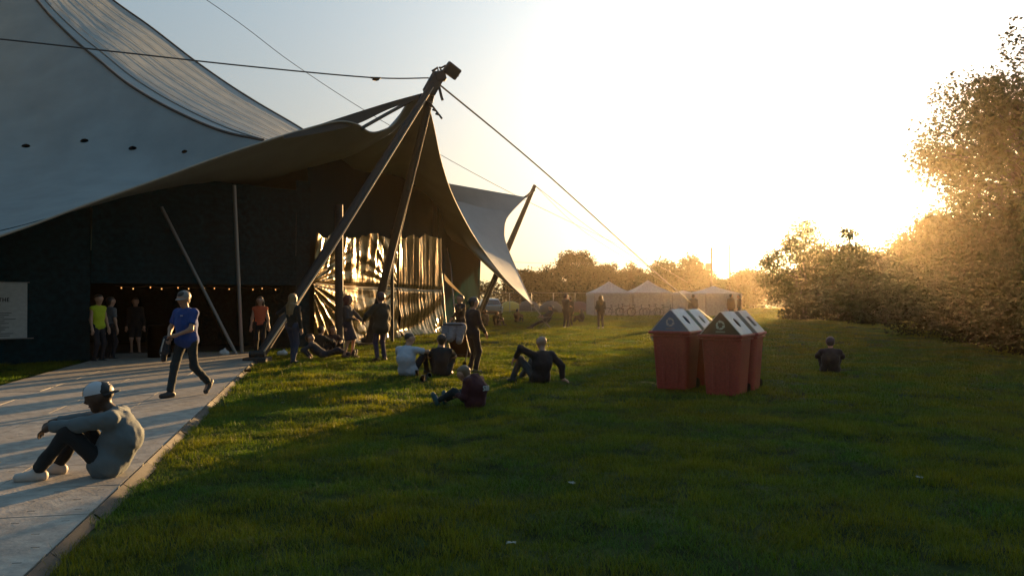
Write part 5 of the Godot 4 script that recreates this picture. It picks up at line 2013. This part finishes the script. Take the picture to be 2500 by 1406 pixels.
	# red-haired woman in a dress
	person("red-haired woman in short dark dress standing before the shiny sheeting", foot(848, 876), 1.35, {"cell": 0.0185, "h": 0.97, "top": Color(0.045, 0.038, 0.036), "legs": "skirt", "bot": Color(0.018, 0.018, 0.035), "hair": "curly", "hairc": Color(0.12, 0.022, 0.012), "hl": Vector3(0.08, 1.02, 0.42), "el": Vector3(0.6, -1, -0.2), "hr": Vector3(-0.02, 1.08, 0.24), "er": Vector3(-0.8, -0.8, -0.2), "fl": Vector3(0.09, 0.085, 0.1), "fr": Vector3(-0.09, 0.085, -0.06), "shoe": Color(0.06, 0.03, 0.02)})
	person("person in long dark parka and red scarf beside the second mast leg", foot(930, 884), PI + 0.75, {"cell": 0.0185, "h": 1.0, "wide": 1.1, "top": Color(0.022, 0.024, 0.016), "topname": "parka", "loose": 0.045, "hem": -0.35, "bot": Color(0.03, 0.028, 0.06), "hair": "beanie", "hairc": Color(0.05, 0.02, 0.02), "hood": true, "hl": Vector3(0.32, 1.05, 0.3), "el": Vector3(1, -0.6, -0.2), "hr": Vector3(-0.12, 1.1, 0.25), "shoe": Color(0.03, 0.02, 0.015)})
	# people sitting in the shade of the porch
	person("seated person in dark hoodie against the shiny sheeting corner", foot(783, 866), PI - 0.6, sit({"cell": 0.022, "h": 0.92, "top": Color(0.02, 0.022, 0.02), "bot": black}), "people sitting in the porch shade")
	person("seated red-haired person beside the dress hem in the porch shade", foot(812, 862), 0.5, sit({"cell": 0.022, "h": 0.9, "top": Color(0.04, 0.02, 0.02), "bot": black, "hair": "long", "hairc": Color(0.10, 0.04, 0.02)}), "people sitting in the porch shade")
	person("person lying stretched in dark clothes at the porch edge", foot(790, 876), 1.7, {"cell": 0.022, "h": 0.92, "pel": Vector3(0, 0.12, 0), "mid": Vector3(0, 0.26, -0.22), "neck": Vector3(0, 0.45, -0.38), "fl": Vector3(0.1, 0.09, 0.85), "fr": Vector3(-0.1, 0.09, 0.8), "hl": Vector3(0.25, 0.08, -0.4), "hr": Vector3(-0.25, 0.08, -0.4), "el": Vector3(0.3, 0.3, -1), "er": Vector3(-0.3, 0.3, -1), "tl": Vector3(0.2, 1, 0.3), "tr": Vector3(-0.2, 1, 0.3), "top": Color(0.03, 0.035, 0.045), "bot": Color(0.02, 0.025, 0.04)})
	# the pair on the grass
	person("broad man in pale blue T-shirt sitting on the grass, back turned", foot(996, 918), PI - 0.42, sit({"cell": 0.016, "wide": 1.22, "h": 1.0, "top": Color(0.40, 0.44, 0.52), "sleeve": "short", "loose": 0.02, "bot": navy, "hair": "buzz", "hairc": Color(0.025, 0.015, 0.01), "look": Vector3(-0.75, -0.15, 1), "hr": Vector3(-0.28, 0.44, 0.40), "er": Vector3(-1, 0.0, 0.2), "hl": Vector3(0.2, 0.42, 0.38)}))
	person("slim man in black sitting beside the broad man in pale blue", foot(1078, 918), PI + 0.06, sit({"cell": 0.0185, "h": 1.0, "top": Color(0.018, 0.016, 0.016), "sleeve": "short", "bot": black, "hair": "short", "hairc": Color(0.015, 0.01, 0.008)}))
	# standing person with the pushchair
	person("standing person in dark maroon top beside the pushchair", foot(1154, 908), PI - 0.9, {"cell": 0.0185, "h": 0.97, "top": Color(0.022, 0.014, 0.014), "bot": Color(0.014, 0.010, 0.010), "hair": "short", "hairc": Color(0.02, 0.012, 0.01), "hl": Vector3(0.1, 1.0, 0.35), "hr": Vector3(-0.16, 0.92, 0.25), "shoe": Color(0.05, 0.05, 0.02)})
	pushchair(foot(1121, 897), PI - 0.25)
	person("person in black lifting a cup to the mouth behind the pushchair", foot(1124, 852), -0.9, {"cell": 0.022, "h": 1.0, "top": Color(0.015, 0.013, 0.013), "bot": black, "hl": Vector3(0.08, 1.42, 0.22), "el": Vector3(0.8, -0.5, 0.2), "hr": Vector3(-0.2, 1.0, 0.2), "look": Vector3(0, 0.15, 1)})
	# boy on the ground
	var bs := {"cell": 0.016, "h": 0.80, "pel": Vector3(0, 0.125, 0.0), "mid": Vector3(0, 0.36, -0.05), "neck": Vector3(0, 0.57, 0.07), "head": Vector3(0, 0.62, 0.27), "look": Vector3(0.1, -0.55, 1), "wide": 1.16, "loose": 0.03,
		"fl": Vector3(0.13, 0.10, 0.78), "fr": Vector3(-0.11, 0.10, 0.82), "kl": Vector3(0.1, 1, 0), "kr": Vector3(-0.1, 1, 0), "tl": Vector3(0.25, 1, 0.4), "tr": Vector3(-0.3, 1, 0.4),
		"hl": Vector3(0.16, 0.24, 0.30), "hr": Vector3(-0.14, 0.24, 0.34), "top": Color(0.050, 0.010, 0.012), "topname": "hoodie", "hood": true, "skull": 1.2, "bot": Color(0.012, 0.018, 0.022), "shoe": Color(0.02, 0.07, 0.085), "hair": "short", "hairc": Color(0.16, 0.10, 0.05), "fold": 0.012}
	at = foot(1160, 1000)
	var boy := person("fair-haired boy in maroon hoodie sitting with legs stretched out", at, -PI / 2 - 0.62, bs)
	var tm := TextMesh.new()
	var font := SystemFont.new()
	font.font_names = PackedStringArray(["Droid Sans"])
	font.font_weight = 700
	tm.text = "SM"
	tm.font = font
	tm.font_size = 32
	tm.pixel_size = 0.0032
	tm.depth = 0.012
	var o := part(boy, "lettering", tm, mat("print_white0", Color.BLACK))
	o.position = Vector3(0.0, 0.31, -0.205)
	o.rotation.y = PI
	# bald man propped on one arm
	person("bald man in dark jacket sitting propped on one arm", foot(1318, 934), PI + 0.5, {"cell": 0.016, "h": 1.04, "wide": 1.15, "pel": Vector3(0, 0.125, 0), "mid": Vector3(-0.01, 0.37, -0.07), "neck": Vector3(-0.03, 0.60, -0.05), "look": Vector3(0.1, -0.12, 1),
		"fl": Vector3(0.36, 0.085, 0.40), "kl": Vector3(0.5, 1, 0.3), "fr": Vector3(0.05, 0.085, 0.62), "kr": Vector3(0.0, 1, 0.2), "hl": Vector3(0.44, 0.48, 0.16), "el": Vector3(0.6, 0.8, -0.3), "hr": Vector3(-0.40, 0.07, -0.16), "er": Vector3(-1, 0.2, -0.6), "dl": Vector3(0.6, -0.8, 0.2), "dr": Vector3(-0.5, -0.15, -0.8),
		"top": Color(0.018, 0.016, 0.018), "topname": "jacket", "loose": 0.02, "fold": 0.01, "bot": Color(0.06, 0.065, 0.07), "hair": "none"})
	# hunched person right of the bins
	person("hunched person in dark coat sitting past the bins", foot(2028, 912), PI - 0.3, sit({"cell": 0.02, "h": 0.86, "wide": 1.25, "top": Color(0.02, 0.017, 0.015), "loose": 0.03, "hair": "beanie", "hairc": Color(0.02, 0.016, 0.014), "bot": black}))
	# far people
	person("seated person in grey near the parked car", foot(1184, 797), -2.2, sit({"cell": 0.035, "top": Color(0.12, 0.11, 0.10), "bot": navy}))
	person("seated person in black next to the one in grey by the car", foot(1212, 797), 2.4, sit({"cell": 0.035, "h": 0.9, "top": black, "bot": Color(0.05, 0.04, 0.03)}))
	person("lone seated person in dull red below the marquee corner", foot(1263, 787), 2.7, sit({"cell": 0.035, "h": 0.95, "top": Color(0.05, 0.018, 0.015), "bot": navy}))
	at = foot(1330, 803)
	camping_chair("dark folding camping chair with a reclining sitter", at, -1.35)
	person("reclining sitter with a cap in the folding camping chair", at + Vector3(0, 0.0, 0), -1.35, {"cell": 0.03, "pel": Vector3(0, 0.46, -0.06), "mid": Vector3(0, 0.68, -0.2), "neck": Vector3(0, 0.90, -0.32), "fl": Vector3(0.12, 0.085, 0.72), "fr": Vector3(-0.12, 0.085, 0.78), "kl": Vector3(0, 1, 0.3), "kr": Vector3(0, 1, 0.3), "hl": Vector3(0.26, 0.64, 0.18), "hr": Vector3(-0.26, 0.64, 0.18), "top": Color(0.03, 0.03, 0.03), "bot": Color(0.025, 0.025, 0.028), "hair": "beanie", "hairc": Color(0.02, 0.02, 0.02)})
	person("tall man in dark clothes standing with folded arms on the field", foot(1381, 801), 2.4, {"cell": 0.03, "h": 1.04, "top": Color(0.022, 0.022, 0.026), "bot": Color(0.02, 0.018, 0.02), "hl": Vector3(-0.1, 1.12, 0.24), "hr": Vector3(0.1, 1.16, 0.26)})
	person("person in brown standing just behind the tall man", foot(1393, 796), -2.5, {"cell": 0.03, "h": 0.98, "top": Color(0.035, 0.024, 0.018), "bot": black})
	person("seated person with sunlit back next to the standing two", foot(1419, 787), -1.9, sit({"cell": 0.03, "h": 1.0, "top": Color(0.04, 0.03, 0.025), "bot": black, "hair": "long", "hairc": Color(0.06, 0.04, 0.02)}))
	person("woman with long sunlit hair standing alone before the gazebo", foot(1467, 804), PI + 0.2, {"cell": 0.028, "h": 0.98, "top": Color(0.045, 0.038, 0.035), "bot": Color(0.022, 0.018, 0.02), "hair": "long", "hairc": Color(0.18, 0.11, 0.04), "shoe": Color(0.3, 0.28, 0.25), "hl": Vector3(0.16, 1.0, 0.24), "hr": Vector3(-0.16, 1.0, 0.24)})
	person("person in grey striped top behind the blue-lidded bin", foot(1693, 792), 2.9, {"cell": 0.03, "h": 1.02, "wide": 1.15, "top": Color(0.09, 0.085, 0.075), "bot": navy})
	person("person in rust coat standing behind the brown-lidded bin", foot(1785, 790), 2.2, {"cell": 0.03, "h": 1.02, "wide": 1.1, "top": Color(0.06, 0.032, 0.02), "loose": 0.03, "bot": navy})
	person("person standing close behind the one in the rust coat", foot(1806, 786), -2.2, {"cell": 0.03, "h": 1.02, "top": Color(0.05, 0.03, 0.022), "bot": navy})

func sit(extra: Dictionary) -> Dictionary:
	var s := {"pel": Vector3(0, 0.115, 0), "mid": Vector3(0, 0.36, -0.085), "neck": Vector3(0, 0.61, -0.03), "fl": Vector3(0.17, 0.085, 0.50), "fr": Vector3(-0.17, 0.085, 0.50), "kl": Vector3(0.35, 1, 0.2), "kr": Vector3(-0.35, 1, 0.2), "hl": Vector3(0.16, 0.42, 0.42), "hr": Vector3(-0.16, 0.42, 0.42), "el": Vector3(1, -0.5, 0), "er": Vector3(-1, -0.5, 0), "tl": Vector3(0.2, -0.04, 1), "tr": Vector3(-0.2, -0.04, 1)}
	s.merge(extra, true)
	return s

func _ready() -> void:
	relief = FastNoiseLite.new()
	relief.seed = 4
	relief.frequency = 0.2
	relief.fractal_octaves = 3
	fold_noise = FastNoiseLite.new()
	fold_noise.seed = 8
	fold_noise.frequency = 1.0
	fold_noise.fractal_octaves = 2
	light_and_camera()
	make_ground()
	make_walkway()
	make_tent()
	make_trees()
	make_background()
	make_bins()
	make_porch_things()
	make_people()
	make_grass()
